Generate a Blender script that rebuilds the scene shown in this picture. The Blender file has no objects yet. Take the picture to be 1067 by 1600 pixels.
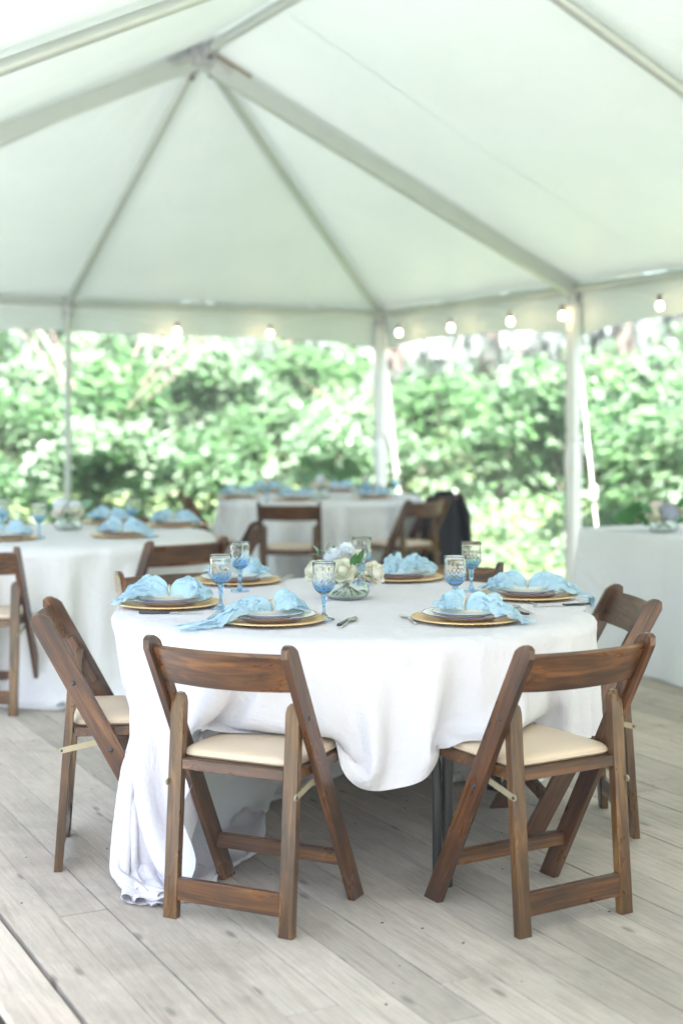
import bpy, bmesh, math, random
import numpy as np
from mathutils import Vector, Matrix, noise
PI = math.pi
rad = math.radians
random.seed(7); RNG = np.random.default_rng(7)
S = bpy.context.scene
COL = S.collection

# ------------------------------------------------------------------ camera, sky, sun, exposure
F, HOR, CAMH, CX = 2222.0, 648.0, 1.42, 533.5
cam_d = bpy.data.cameras.new('camera'); cam = bpy.data.objects.new('camera', cam_d); COL.objects.link(cam)
cam.location = (0, 0, CAMH); cam.rotation_euler = (rad(90), 0, 0)
cam_d.lens = 50.0; cam_d.sensor_width = 36.0; cam_d.shift_y = -(800 - HOR) / 1600.0
cam_d.clip_start = 0.05; cam_d.clip_end = 600
cam_d.dof.use_dof = True; cam_d.dof.focus_distance = 4.35; cam_d.dof.aperture_fstop = 1.6
S.camera = cam

SUN_EL, SUN_AZ = rad(50), rad(180 - 16)      # azimuth clockwise from +Y: behind the camera, slightly right
W = bpy.data.worlds.new('World'); S.world = W; W.use_nodes = True
wn = W.node_tree.nodes; wl = W.node_tree.links
sky = wn.new('ShaderNodeTexSky'); sky.sky_type = 'NISHITA'; sky.sun_disc = False
sky.sun_elevation = SUN_EL; sky.sun_rotation = SUN_AZ; sky.air_density = 1.0; sky.dust_density = 2.6; sky.ozone_density = 1.0
wl.new(sky.outputs[0], wn['Background'].inputs[0]); wn['Background'].inputs[1].default_value = 0.10
sun_d = bpy.data.lights.new('sun', 'SUN'); sun_d.energy = 5.0; sun_d.angle = rad(0.5); sun_d.color = (1.0, 0.975, 0.945)
sun = bpy.data.objects.new('sun', sun_d); COL.objects.link(sun)
sdir = Vector((math.sin(SUN_AZ) * math.cos(SUN_EL), math.cos(SUN_AZ) * math.cos(SUN_EL), math.sin(SUN_EL)))
sun.rotation_euler = (-sdir).to_track_quat('-Z', 'Y').to_euler(); sun.location = sdir * 40
S.view_settings.view_transform = 'Standard'; S.view_settings.look = 'None'
S.view_settings.exposure = 3.46; S.view_settings.gamma = 1.0; S.view_settings.use_curve_mapping = False
S.render.engine = 'CYCLES'
S.cycles.use_denoising = True
S.cycles.max_bounces = 12; S.cycles.diffuse_bounces = 6; S.cycles.transmission_bounces = 10; S.cycles.glossy_bounces = 4
S.cycles.transparent_max_bounces = 16; S.cycles.sample_clamp_indirect = 6

def at(px, py, z=0.0):
    """world point at height z seen at photograph pixel px, py"""
    d = (CAMH - z) * F / (py - HOR)
    return Vector(((px - CX) / F * d, d, z))
def at_d(px, d, z=0.0):
    return Vector(((px - CX) / F * d, d, z))

# ------------------------------------------------------------------ tagging helpers
def tag(o, label=None, cat=None, group=None, kind=None):
    if label: o['label'] = label
    if cat: o['category'] = cat
    if group: o['group'] = group
    if kind: o['kind'] = kind
    return o
def empty(name, loc=(0, 0, 0), rz=0.0):
    o = bpy.data.objects.new(name, None); COL.objects.link(o); o.location = loc; o.rotation_euler = (0, 0, rz)
    o.empty_display_size = 0.1
    return o
def children(o): return [c for c in CH.get(o.name, [])]
CH = {}
def link(name, me, parent=None, loc=(0, 0, 0), rot=(0, 0, 0)):
    o = bpy.data.objects.new(name, me); COL.objects.link(o); o.location = loc; o.rotation_euler = rot
    if parent: o.parent = parent; CH.setdefault(parent.name, []).append(o)
    return o
def copy_tree(o, parent=None):
    c = o.copy(); COL.objects.link(c)
    if parent: c.parent = parent; CH.setdefault(parent.name, []).append(c)
    for k in children(o): copy_tree(k, c)
    return c
def build(name, V, Fc, m, parent=None, smooth=False, loc=(0, 0, 0), rot=(0, 0, 0), auto=None):
    me = bpy.data.meshes.new(name)
    me.from_pydata([tuple(map(float, v)) for v in V], [], [tuple(f) for f in Fc]); me.materials.append(m)
    if smooth: me.polygons.foreach_set('use_smooth', [True] * len(me.polygons))
    me.update()
    if auto is not None: 
        me.polygons.foreach_set('use_smooth', [True] * len(me.polygons))
        bmx = bmesh.new(); bmx.from_mesh(me)
        for e in bmx.edges:
            if len(e.link_faces) == 2 and e.calc_face_angle(0) > auto: e.smooth = False
        bmx.to_mesh(me); bmx.free()
    return link(name, me, parent, loc, rot)
def from_bm(name, bm, m, parent=None, bevel=0.0, seg=1, smooth=False, loc=(0, 0, 0), rot=(0, 0, 0)):
    if bevel: bmesh.ops.bevel(bm, geom=[e for e in bm.edges], offset=bevel, segments=seg, affect='EDGES', profile=.6)
    bmesh.ops.recalc_face_normals(bm, faces=bm.faces)
    me = bpy.data.meshes.new(name); bm.to_mesh(me); bm.free(); me.materials.append(m)
    if smooth: me.polygons.foreach_set('use_smooth', [True] * len(me.polygons))
    return link(name, me, parent, loc, rot)
def bm_box(bm, x0, x1, y0, y1, z0, z1, fn=None):
    vs = [(x, y, z) for x in (x0, x1) for y in (y0, y1) for z in (z0, z1)]
    if fn: vs = [fn(*v) for v in vs]
    b = [bm.verts.new(v) for v in vs]
    for f in ((0, 1, 3, 2), (4, 6, 7, 5), (0, 4, 5, 1), (2, 3, 7, 6), (0, 2, 6, 4), (1, 5, 7, 3)): bm.faces.new([b[i] for i in f])
def bm_prism(bm, outline, axis, a, b):
    """outline: list of 2D points, extruded along axis from a to b"""
    def mk(p, t): return {'x': (t, p[0], p[1]), 'y': (p[0], t, p[1]), 'z': (p[0], p[1], t)}[axis]
    A = [bm.verts.new(mk(p, a)) for p in outline]; B = [bm.verts.new(mk(p, b)) for p in outline]
    bm.faces.new(A[::-1]); bm.faces.new(B); n = len(A)
    for i in range(n): bm.faces.new([A[i], A[(i + 1) % n], B[(i + 1) % n], B[i]])
def tube_data(pts, r, n=10, cap=True, V=None, Fc=None):
    V = [] if V is None else V; Fc = [] if Fc is None else Fc
    pts = [Vector(p) for p in pts]; b0 = len(V)
    t = (pts[1] - pts[0]).normalized(); up = Vector((0, 0, 1)) if abs(t.z) < .9 else Vector((1, 0, 0))
    s = t.cross(up).normalized()
    for i, p in enumerate(pts):
        tt = (pts[min(i + 1, len(pts) - 1)] - pts[max(i - 1, 0)]).normalized()
        s = (s - tt * s.dot(tt)).normalized(); q = tt.cross(s); rr = r[i] if hasattr(r, '__len__') else r
        for k in range(n):
            a = 2 * PI * k / n; V.append(p + (s * math.cos(a) + q * math.sin(a)) * rr)
    for i in range(len(pts) - 1):
        for k in range(n):
            a = b0 + i * n + k; b = b0 + i * n + (k + 1) % n; Fc.append((a, b, b + n, a + n))
    if cap: Fc.append(tuple(b0 + k for k in range(n))[::-1]); Fc.append(tuple(b0 + (len(pts) - 1) * n + k for k in range(n)))
    return V, Fc
def tube(name, pts, r, m, parent=None, n=10, smooth=True):
    V, Fc = tube_data(pts, r, n); return build(name, V, Fc, m, parent, auto=rad(40))
def lathe_data(prof, n=32, mod=None, close=False):
    V = []; Fc = []
    for i, (r, z) in enumerate(prof):
        for k in range(n):
            a = 2 * PI * k / n; rr, zz = (r, z) if mod is None else mod(r, z, a)
            V.append((rr * math.cos(a), rr * math.sin(a), zz))
    for i in range(len(prof) - 1):
        for k in range(n):
            a = i * n + k; b = i * n + (k + 1) % n; Fc.append((a, b, b + n, a + n))
    return V, Fc

# ------------------------------------------------------------------ materials
def newmat(name):
    m = bpy.data.materials.new(name); m.use_nodes = True
    nt = m.node_tree; return m, nt, nt.nodes, nt.links, nt.nodes['Principled BSDF']
def coords(nt, scale=(1, 1, 1), rot=(0, 0, 0), rnd=0.0, kind='Object'):
    n, l = nt.nodes, nt.links
    tc = n.new('ShaderNodeTexCoord'); mp = n.new('ShaderNodeMapping')
    mp.inputs['Scale'].default_value = scale; mp.inputs['Rotation'].default_value = rot
    l.new(tc.outputs[kind], mp.inputs[0])
    if rnd:
        oi = n.new('ShaderNodeObjectInfo'); mu = n.new('ShaderNodeMath'); mu.operation = 'MULTIPLY'; mu.inputs[1].default_value = rnd
        l.new(oi.outputs['Random'], mu.inputs[0]); l.new(mu.outputs[0], mp.inputs['Location'])
    return mp.outputs[0]
def ntex(nt, vec, scale, detail=4, rough=.55, dist=0.0):
    t = nt.nodes.new('ShaderNodeTexNoise'); t.inputs['Scale'].default_value = scale; t.inputs['Detail'].default_value = detail
    t.inputs['Roughness'].default_value = rough; t.inputs['Distortion'].default_value = dist
    nt.links.new(vec, t.inputs['Vector']); return t.outputs[0]
def ramp(nt, fac, stops):
    r = nt.nodes.new('ShaderNodeValToRGB'); e = r.color_ramp.elements
    while len(e) < len(stops): e.new(0.5)
    for k, (p, c) in enumerate(stops):
        e[k].position = p; e[k].color = (c, c, c, 1) if not hasattr(c, '__len__') else (*c, 1)
    nt.links.new(fac, r.inputs[0]); return r.outputs[0]
def mix(nt, fac, a, b, mode='MIX'):
    m = nt.nodes.new('ShaderNodeMix'); m.data_type = 'RGBA'; m.blend_type = mode
    for s, v in ((0, fac), (6, a), (7, b)):
        if isinstance(v, (int, float)) : m.inputs[s].default_value = v
        elif isinstance(v, tuple): m.inputs[s].default_value = (*v, 1)
        else: nt.links.new(v, m.inputs[s])
    return m.outputs[2]
def bump(nt, h, strength, dist=.01):
    b = nt.nodes.new('ShaderNodeBump'); b.inputs['Strength'].default_value = strength; b.inputs['Distance'].default_value = dist
    nt.links.new(h, b.inputs['Height']); return b.outputs[0]
def simple(name, col, rough=.5, metal=0.0, noise_amt=.12, nscale=8.0, rnd=3.0, bmp=0.0):
    m, nt, n, l, P = newmat(name)
    v = coords(nt, rnd=rnd); f = ntex(nt, v, nscale)
    c = ramp(nt, f, [(.25, tuple(x * (1 - noise_amt) for x in col)), (.75, tuple(min(1, x * (1 + noise_amt)) for x in col))])
    l.new(c, P.inputs['Base Color']); P.inputs['Roughness'].default_value = rough; P.inputs['Metallic'].default_value = metal
    if bmp: l.new(bump(nt, f, bmp), P.inputs['Normal'])
    return m
def fabric(name, col, transl=.25, rough=.85, transp=0.0, bmp=.15, scale=60, tcol=None, bdist=.02):
    m, nt, n, l, P = newmat(name)
    v = coords(nt); f = ntex(nt, v, scale, 5); f2 = ntex(nt, v, 5, 5, .6, .6)
    c = ramp(nt, f2, [(.3, tuple(x * .96 for x in col)), (.7, col)])
    l.new(c, P.inputs['Base Color']); P.inputs['Roughness'].default_value = rough
    P.inputs['Specular IOR Level'].default_value = .2
    hh = n.new('ShaderNodeMath'); hh.operation = 'MULTIPLY_ADD'; hh.inputs[1].default_value = .12
    f4 = ntex(nt, coords(nt, (1, 1, .22)), 9.0, 4, .55, 1.0); h4 = n.new('ShaderNodeMath'); h4.operation = 'MULTIPLY_ADD'; h4.inputs[1].default_value = .55
    l.new(f4, h4.inputs[0]); l.new(f2, h4.inputs[2]); l.new(f, hh.inputs[0]); l.new(h4.outputs[0], hh.inputs[2])
    nb = bump(nt, hh.outputs[0], bmp, bdist); l.new(nb, P.inputs['Normal'])
    tr = n.new('ShaderNodeBsdfTranslucent'); tr.inputs[0].default_value = (*(tcol or col), 1); l.new(nb, tr.inputs['Normal'])
    mx = n.new('ShaderNodeMixShader'); mx.inputs[0].default_value = transl
    l.new(P.outputs[0], mx.inputs[1]); l.new(tr.outputs[0], mx.inputs[2]); out = mx.outputs[0]
    if transp:
        tp = n.new('ShaderNodeBsdfTransparent'); m2 = n.new('ShaderNodeMixShader'); m2.inputs[0].default_value = transp
        l.new(out, m2.inputs[1]); l.new(tp.outputs[0], m2.inputs[2]); out = m2.outputs[0]
    l.new(out, n['Material Output'].inputs[0]); return m

def wood(name, axis, tilt=0.0, dark=(.018, .005, .0015), mid=(.090, .030, .008), lite=(.25, .10, .028), rough=.30):
    m, nt, n, l, P = newmat(name)
    sc = {'x': (2.6, 44, 44), 'z': (44, 44, 2.6)}[axis]
    tc = n.new('ShaderNodeTexCoord'); oi = n.new('ShaderNodeObjectInfo')
    m1 = n.new('ShaderNodeMapping'); m1.inputs['Rotation'].default_value = (tilt, 0, 0); l.new(tc.outputs['Object'], m1.inputs[0])
    mu = n.new('ShaderNodeMath'); mu.operation = 'MULTIPLY'; mu.inputs[1].default_value = 37.0; l.new(oi.outputs['Random'], mu.inputs[0])
    m2 = n.new('ShaderNodeMapping'); m2.inputs['Scale'].default_value = sc; l.new(m1.outputs[0], m2.inputs[0]); l.new(mu.outputs[0], m2.inputs['Location'])
    g = ntex(nt, m2.outputs[0], 1.0, 6, .62, 1.2)
    m3 = n.new('ShaderNodeMapping'); m3.inputs['Scale'].default_value = tuple(9 if s > 5 else 3.2 for s in sc)
    l.new(m1.outputs[0], m3.inputs[0]); l.new(mu.outputs[0], m3.inputs['Location'])
    b = ntex(nt, m3.outputs[0], 1.0, 4, .6, .4)
    c = ramp(nt, g, [(.28, dark), (.5, mid), (.74, lite)])
    bl = ramp(nt, b, [(.34, .20), (.62, .85)])
    c2 = mix(nt, .8, c, bl, 'MULTIPLY')
    # small pale scuffs, and worn dark smudges
    sp = ntex(nt, m3.outputs[0], 9.0, 6, .75); sf = ramp(nt, sp, [(.70, 0.0), (.76, .5)])
    c3 = mix(nt, sf, c2, (.42, .25, .13))
    l.new(c3, P.inputs['Base Color'])
    l.new(ramp(nt, b, [(.3, rough + .14), (.7, rough - .08)]), P.inputs['Roughness'])
    P.inputs['Specular IOR Level'].default_value = .55
    l.new(bump(nt, g, .12, .003), P.inputs['Normal'])
    return m
M = {}
M['wood_board'] = wood('stained_wood_tilted', 'z', tilt=-math.atan2(.44, .805))
M['wood_leg'] = wood('stained_wood_upright', 'z', dark=(.022, .008, .002), mid=(.115, .048, .011), lite=(.29, .14, .038))
M['wood_rail'] = wood('stained_wood_crosswise', 'x', mid=(.115, .042, .010), lite=(.29, .12, .032))
M['vinyl'] = simple('cream_vinyl', (.56, .44, .32), .42, noise_amt=.05, nscale=5, bmp=.1)
M['bracket'] = simple('painted_steel_strap', (.34, .29, .19), .45, .4)
M['bolt'] = simple('dark_steel', (.06, .06, .065), .35, .9)
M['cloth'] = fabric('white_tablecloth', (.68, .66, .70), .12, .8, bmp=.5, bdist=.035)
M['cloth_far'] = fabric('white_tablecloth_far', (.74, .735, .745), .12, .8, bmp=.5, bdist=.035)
M['napkin'] = fabric('blue_chiffon', (.66, .83, .93), .40, .8, transp=.22, bmp=.25, scale=20, tcol=(.60, .84, .97))
M['black_cloth'] = fabric('black_wool', (.012, .012, .014), .02, .9)
M['steel'] = simple('stainless_steel', (.62, .61, .58), .22, 1.0, .05)
M['handle_reflection'] = simple('steel_handle_dark_reflection', (.035, .036, .042), .25, .3)  # dark surroundings reflected in steel, put into the handle colour
M['black_pipe'] = simple('black_painted_steel', (.012, .012, .013), .35, .2)
M['plywood'] = simple('table_plywood', (.30, .20, .11), .6, bmp=.05)
M['alu'] = simple('tent_aluminium', (.47, .50, .47), .42, .45, .06, 3)
M['alu_dark'] = simple('galvanised_fitting', (.42, .42, .42), .45, .7, .2, 20)
M['brass'] = simple('bare_wood_wedge', (.26, .20, .13), .6, 0, .2, 20)
M['gold'] = simple('gold_charger', (.86, .62, .34), .32, .8, .10, 14, bmp=.05)
M['china'] = simple('white_china', (.80, .77, .72), .14, 0, .02)
M['china_under'] = simple('china_gold_reflection', (.86, .74, .62), .3, 0, .05)  # plate underside coloured with the charger's gold reflection
M['navy'] = simple('navy_glaze', (.02, .04, .22), .15)
M['strap'] = fabric('white_strap', (.85, .85, .83), .2)
M['socket'] = simple('black_rubber', (.02, .02, .02), .5)
M['petal_cream'] = fabric('cream_petal', (.86, .85, .74), .35, .55, bmp=.05)
M['petal_white'] = fabric('white_petal', (.90, .86, .80), .35, .55, bmp=.05)
M['petal_blue'] = fabric('pale_blue_petal', (.82, .85, .91), .3, .6, bmp=.05)
M['petal_grey'] = fabric('grey_lilac_petal', (.50, .52, .62), .3, .6, bmp=.05)
M['petal_yellow'] = fabric('yellow_petal', (.80, .72, .45), .3, .6, bmp=.05)
M['stem'] = simple('green_stem', (.10, .17, .06), .6)
M['leaf_dark'] = fabric('arrangement_leaf', (.07, .20, .07), .2, .4, bmp=.2)
M['leaf_sage'] = fabric('eucalyptus_leaf', (.20, .34, .24), .2, .6, bmp=.1)

def glass(name, tint_lo, tint_hi=None, z0=0, z1=1):
    m, nt, n, l, P = newmat(name)
    P.inputs['Transmission Weight'].default_value = 1.0; P.inputs['Roughness'].default_value = .02; P.inputs['IOR'].default_value = 1.46
    if tint_hi:
        tc = n.new('ShaderNodeTexCoord'); sx = n.new('ShaderNodeSeparateXYZ'); l.new(tc.outputs['Object'], sx.inputs[0])
        mr = n.new('ShaderNodeMapRange'); mr.inputs[1].default_value = z0; mr.inputs[2].default_value = z1; l.new(sx.outputs[2], mr.inputs[0])
        l.new(mix(nt, mr.outputs[0], tint_lo, tint_hi), P.inputs['Base Color'])
    else: P.inputs['Base Color'].default_value = (*tint_lo, 1)
    return m
M['goblet'] = glass('blue_pressed_glass', (.40, .64, .93), (.97, .98, .98), .10, .128)
M['clear'] = glass('clear_glass', (.93, .98, .95))

def canopy_mat():
    m, nt, n, l, P = newmat('translucent_vinyl')
    v = coords(nt); f = ntex(nt, v, 1.3, 5, .6); g = ntex(nt, v, 14, 3)
    c = ramp(nt, f, [(.3, (.59, .655, .63)), (.7, (.64, .705, .68))])
    l.new(c, P.inputs['Base Color']); P.inputs['Roughness'].default_value = .45
    f3 = ntex(nt, coords(nt, (1, 1, .35)), 4.0, 5, .6, 1.5); ad = n.new('ShaderNodeMath'); ad.operation = 'MULTIPLY_ADD'; ad.inputs[1].default_value = .35; l.new(f3, ad.inputs[0]); l.new(f, ad.inputs[2])
    nb = bump(nt, ad.outputs[0], .35, .07); l.new(nb, P.inputs['Normal'])
    tr = n.new('ShaderNodeBsdfTranslucent'); tr.inputs[0].default_value = (.72, .78, .77, 1)
    mx = n.new('ShaderNodeMixShader'); mx.inputs[0].default_value = .020
    l.new(P.outputs[0], mx.inputs[1]); l.new(tr.outputs[0], mx.inputs[2]); l.new(mx.outputs[0], n['Material Output'].inputs[0])
    return m
M['canopy'] = canopy_mat()

def plank_mat():
    m, nt, n, l, P = newmat('weathered_deck_wood')
    tc = n.new('ShaderNodeTexCoord'); oi = n.new('ShaderNodeObjectInfo')
    mu = n.new('ShaderNodeMath'); mu.operation = 'MULTIPLY'; mu.inputs[1].default_value = 91.0; l.new(oi.outputs['Random'], mu.inputs[0])
    def mp(sc):
        q = n.new('ShaderNodeMapping'); q.inputs['Scale'].default_value = sc; l.new(tc.outputs['Object'], q.inputs[0]); l.new(mu.outputs[0], q.inputs['Location']); return q.outputs[0]
    g = ntex(nt, mp((2.2, 46, 10)), 1.0, 8, .72, 1.2)
    fine = ntex(nt, mp((14, 190, 40)), 1.0, 5, .75, .5)
    blot = ntex(nt, mp((4.5, 9, 2)), 1.0, 6, .68, .8)
    c = ramp(nt, g, [(.30, (.34, .285, .235)), (.46, (.44, .385, .325)), (.62, (.485, .43, .368)), (.8, (.54, .485, .42))])
    c = mix(nt, .55, c, ramp(nt, fine, [(.3, .74), (.6, 1.04)]), 'MULTIPLY')
    c = mix(nt, .7, c, ramp(nt, blot, [(.3, (.80, .83, .80)), (.66, (1.08, 1.06, 1.04))]), 'MULTIPLY')
    pv = n.new('ShaderNodeMapRange'); pv.inputs[3].default_value = .84; pv.inputs[4].default_value = 1.08; l.new(oi.outputs['Random'], pv.inputs[0])
    cc = n.new('ShaderNodeCombineColor'); [l.new(pv.outputs[0], cc.inputs[k]) for k in range(3)]
    c = mix(nt, 1.0, c, cc.outputs[0], 'MULTIPLY')
    # knots: sparse voronoi cells with rings
    vo = n.new('ShaderNodeTexVoronoi'); vo.voronoi_dimensions = '2D'; vo.inputs['Scale'].default_value = 1.0; l.new(mp((2.4, 7.0, 3)), vo.inputs['Vector'])
    k = ramp(nt, vo.outputs['Distance'], [(.035, 1.0), (.095, 0.0)])
    gate = n.new('ShaderNodeSeparateColor'); l.new(vo.outputs['Color'], gate.inputs[0])
    gt = n.new('ShaderNodeMath'); gt.operation = 'GREATER_THAN'; gt.inputs[1].default_value = .7; l.new(gate.outputs[0], gt.inputs[0])
    km = n.new('ShaderNodeMath'); km.operation = 'MULTIPLY'; l.new(k, km.inputs[0]); l.new(gt.outputs[0], km.inputs[1])
    km2 = n.new('ShaderNodeMath'); km2.operation = 'MULTIPLY'; km2.inputs[1].default_value = .6; l.new(km.outputs[0], km2.inputs[0])
    c = mix(nt, km2.outputs[0], c, (.11, .095, .08))
    sp = ntex(nt, mp((24, 24, 24)), 1.0, 5, .8); c = mix(nt, ramp(nt, sp, [(.68, 0.0), (.76, .6)]), c, (.13, .12, .11))
    gp = n.new('ShaderNodeNewGeometry'); st = ntex(nt, gp.outputs['Position'], 2.1, 6, .65, .8)
    c = mix(nt, .75, c, ramp(nt, st, [(.30, (.72, .71, .70)), (.52, (1, 1, 1))]), 'MULTIPLY')
    l.new(c, P.inputs['Base Color'])
    l.new(ramp(nt, blot, [(.3, .62), (.7, .8)]), P.inputs['Roughness']); P.inputs['Specular IOR Level'].default_value = .3
    ad = n.new('ShaderNodeMath'); ad.operation = 'ADD'; l.new(g, ad.inputs[0]); l.new(fine, ad.inputs[1])
    l.new(bump(nt, ad.outputs[0], .35, .004), P.inputs['Normal'])
    return m
M['plank'] = plank_mat()
M['joist'] = simple('dark_joists', (.05, .042, .035), .9)  # plain dark brown, also on the sheet beneath the planks

def ground_mat():
    m, nt, n, l, P = newmat('mossy_ground')
    v = coords(nt); f = ntex(nt, v, 1.1, 6, .6); g = ntex(nt, v, 30, 5, .7)
    c = ramp(nt, f, [(.3, (.10, .13, .06)), (.55, (.14, .20, .08)), (.75, (.20, .19, .14))])
    c = mix(nt, .6, c, ramp(nt, g, [(.3, .5), (.7, 1.3)]), 'MULTIPLY')
    l.new(c, P.inputs['Base Color']); P.inputs['Roughness'].default_value = .9
    l.new(bump(nt, g, .6, .03), P.inputs['Normal']); return m
M['ground'] = ground_mat()
M['gravel'] = simple('grey_gravel', (.34, .33, .31), .85, 0, .4, 30)

def leafmat(name, a, b, transl=.50, rough=.36, tc=None):
    m, nt, n, l, P = newmat(name)
    ge = n.new('ShaderNodeNewGeometry'); v = coords(nt); f = ntex(nt, v, 1.6, 3)
    r1 = mix(nt, ge.outputs['Random Per Island'], a, b)
    c = mix(nt, .5, r1, ramp(nt, f, [(.3, .8), (.7, 1.2)]), 'MULTIPLY')
    l.new(c, P.inputs['Base Color']); P.inputs['Roughness'].default_value = rough; P.inputs['Specular IOR Level'].default_value = .5
    tr = n.new('ShaderNodeBsdfTranslucent'); l.new(mix(nt, 1.0, c, tc or (1.45, 1.95, 1.25), 'MULTIPLY'), tr.inputs[0])
    mx = n.new('ShaderNodeMixShader'); mx.inputs[0].default_value = transl
    l.new(P.outputs[0], mx.inputs[1]); l.new(tr.outputs[0], mx.inputs[2]); l.new(mx.outputs[0], n['Material Output'].inputs[0])
    return m
M['leaf'] = leafmat('shrub_leaf', (.13, .195, .13), (.20, .245, .185))
M['leaf2'] = leafmat('shrub_leaf_deep', (.11, .18, .11), (.17, .225, .155))
M['needle'] = leafmat('conifer_spray', (.05, .068, .056), (.085, .105, .095), .25, .6)
M['bark'] = simple('grey_bark', (.16, .13, .11), .9, 0, .35, 10, bmp=.6)
M['twig'] = simple('dry_pinkish_twig', (.26, .19, .16), .8, 0, .2, 10)
m, nt, n, l, P = newmat('bulb_glow'); P.inputs['Base Color'].default_value = (1, .8, .5, 1)
P.inputs['Emission Color'].default_value = (1, .70, .40, 1); P.inputs['Emission Strength'].default_value = 3.6; M['bulb'] = m

# ------------------------------------------------------------------ tent frame coordinates: a metres toward the camera, b metres to the left
YAW = .47783
TC = Vector((.368, 13.577)); TV = Vector((math.sin(YAW), -math.cos(YAW))); TU = Vector((-math.cos(YAW), -math.sin(YAW)))
def tp(a, b, z=0.0):
    q = TC + TV * a + TU * b; return Vector((q.x, q.y, z))
def to_ab(x, y):
    q = Vector((x, y)) - TC; return q.dot(TV), q.dot(TU)
BAY = 3.048; EAVE = 2.382; RIDGE = 3.84; LEN = BAY * 4; WID = BAY * 2

# ------------------------------------------------------------------ ground
DECK_Z = 0.0
def ground_h(x, y):
    a, b = to_ab(x, y)
    back = max(0, -a - .9); side = max(0, -b - 1.1); lft = max(0, b - WID - 6)
    h = -.17 + .23 * min(back, 10) + .25 * min(side, 10) - (.20 * min(back, 9) * min(side, 9) / 9 if back and side else 0)
    h += .18 * min(lft, 12) + .45 * min(max(0, a - 19), 14)  # last term: unseen bank added to block low sky light from the front
    nz = noise.noise(Vector((x * .35, y * .35, 0)))
    return h + nz * .12 * min(1, (back + side + lft) / 2)
gx = np.concatenate([np.linspace(-60, -16, 12), np.linspace(-14, 16, 52), np.linspace(19, 60, 11)])
gy = np.concatenate([np.linspace(-60, -8, 12), np.linspace(-6, 32, 62), np.linspace(36, 90, 12)])
V = [(x, y, ground_h(x, y)) for y in gy for x in gx]; nx = len(gx)
Fc = [(j * nx + i, j * nx + i + 1, (j + 1) * nx + i + 1, (j + 1) * nx + i) for j in range(len(gy) - 1) for i in range(nx - 1)]
tag(build('ground', V, Fc, M['ground'], smooth=True), 'mossy ground rising into a bank behind the tent', kind='structure')

gq = [tp(-.5, WID - .36), tp(-.5, WID + 5.5), tp(18.9, WID + 5.5), tp(18.9, -1), tp(LEN + .75, -1), tp(LEN + .75, WID - .36)]
V = [(q.x, q.y, -.166) for q in gq]
M['yard'] = simple('pale_gravel_bounce', (.27, .27, .275), .9, 0, .25, 25, bmp=.5)
tag(build('gravel_bounce_sheet', V, [(0, 1, 5), (1, 2, 5), (2, 4, 5), (2, 3, 4)], M['yard']), 'pale gravel sheet added beside and before the deck to bounce sunlight', kind='structure')  # gravel sheet added around the deck to bounce sunlight under the tent
# gravel strip along the open left edge of the deck
V = []; Fc = []
for i in range(5200):
    a = random.uniform(-.5, LEN + 1); b = WID - .28 + random.uniform(0, 1.0) ** 1.4 * 1.6
    q = tp(a, b, -.165 + random.uniform(0, .02)); r = random.uniform(.008, .024); k = len(V)
    rot = random.uniform(0, 6.28)
    for (x, y, z) in ((1, 0, 0), (-.6, .8, 0), (-.5, -.8, 0), (0, 0, .9), (.2, .1, -.6)):
        V.append(q + Vector((x * math.cos(rot) - y * math.sin(rot), x * math.sin(rot) + y * math.cos(rot), z)) * r)
    Fc += [(k, k + 1, k + 3), (k + 1, k + 2, k + 3), (k + 2, k, k + 3), (k + 1, k, k + 4), (k + 2, k + 1, k + 4), (k, k + 2, k + 4)]
tag(build('gravel', V, Fc, M['gravel']), 'loose grey gravel beside the deck edge', kind='stuff')

# ------------------------------------------------------------------ deck of individual planks
DECK_B0, DECK_B1, DECK_A0, DECK_A1 = -.25, 5.72, -.15, LEN + .6
bm = bmesh.new()
def abx(a, b, z): v_ = tp(a, b, z); return (v_.x, v_.y, v_.z)
bm_box(bm, DECK_A0 + .02, DECK_A1 - .02, DECK_B0 + .02, DECK_B1 - .02, -.06, -.033, abx)
for a in np.arange(DECK_A0 + .03, DECK_A1, 1.2): bm_box(bm, a, a + .04, DECK_B0 + .02, DECK_B1 - .02, -.17, -.061, abx)
deck = from_bm('deck', bm, M['joist']); tag(deck, 'weathered grey plank deck under the tent', kind='structure')
PW = .1405
plen = [2.1, 2.5, 2.9, 3.3, 3.7, 4.2, 4.7]
pm = {}
def plank_mesh(L, w):
    key = (round(L, 2), w)
    if key in pm: return pm[key]
    bm = bmesh.new(); bm_box(bm, 0, L - .004, 0, w, -.030, 0)
    bmesh.ops.bevel(bm, geom=[e for e in bm.edges if abs(e.verts[0].co.z) < 1e-6 and abs(e.verts[1].co.z) < 1e-6], offset=.001, segments=1, affect='EDGES')
    bmesh.ops.recalc_face_normals(bm, faces=bm.faces)
    me = bpy.data.meshes.new('plank'); bm.to_mesh(me); bm.free(); me.materials.append(M['plank']); pm[key] = me; return me
ang = math.atan2(TV.y, TV.x)
b = DECK_B1; row = 0; pr = random.Random(3)
while b > DECK_B0 + PW * .5:
    gap = .0014
    if row == 2: gap = .0014
    if row == 0: gap = .012
    a = DECK_A0; first = True
    w = round(PW - .002, 4)
    while a < DECK_A1 - .3:
        L = pr.choice(plen) if not first else pr.choice([1.2, 1.9, 2.6, 3.4, 4.3])
        first = False
        if a + L > DECK_A1 - 1.0: L = round(DECK_A1 - a, 1)
        q = tp(a, b, pr.uniform(-.0014, .0008))
        # local x along the boards, local y from b toward smaller b (right-hand side)
        o = link('plank', plank_mesh(L, w), deck, q, (pr.uniform(-.004, .004), 0, ang + pr.uniform(-.0004, .0004)))
        a += L
    b -= PW + gap; row += 1
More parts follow.
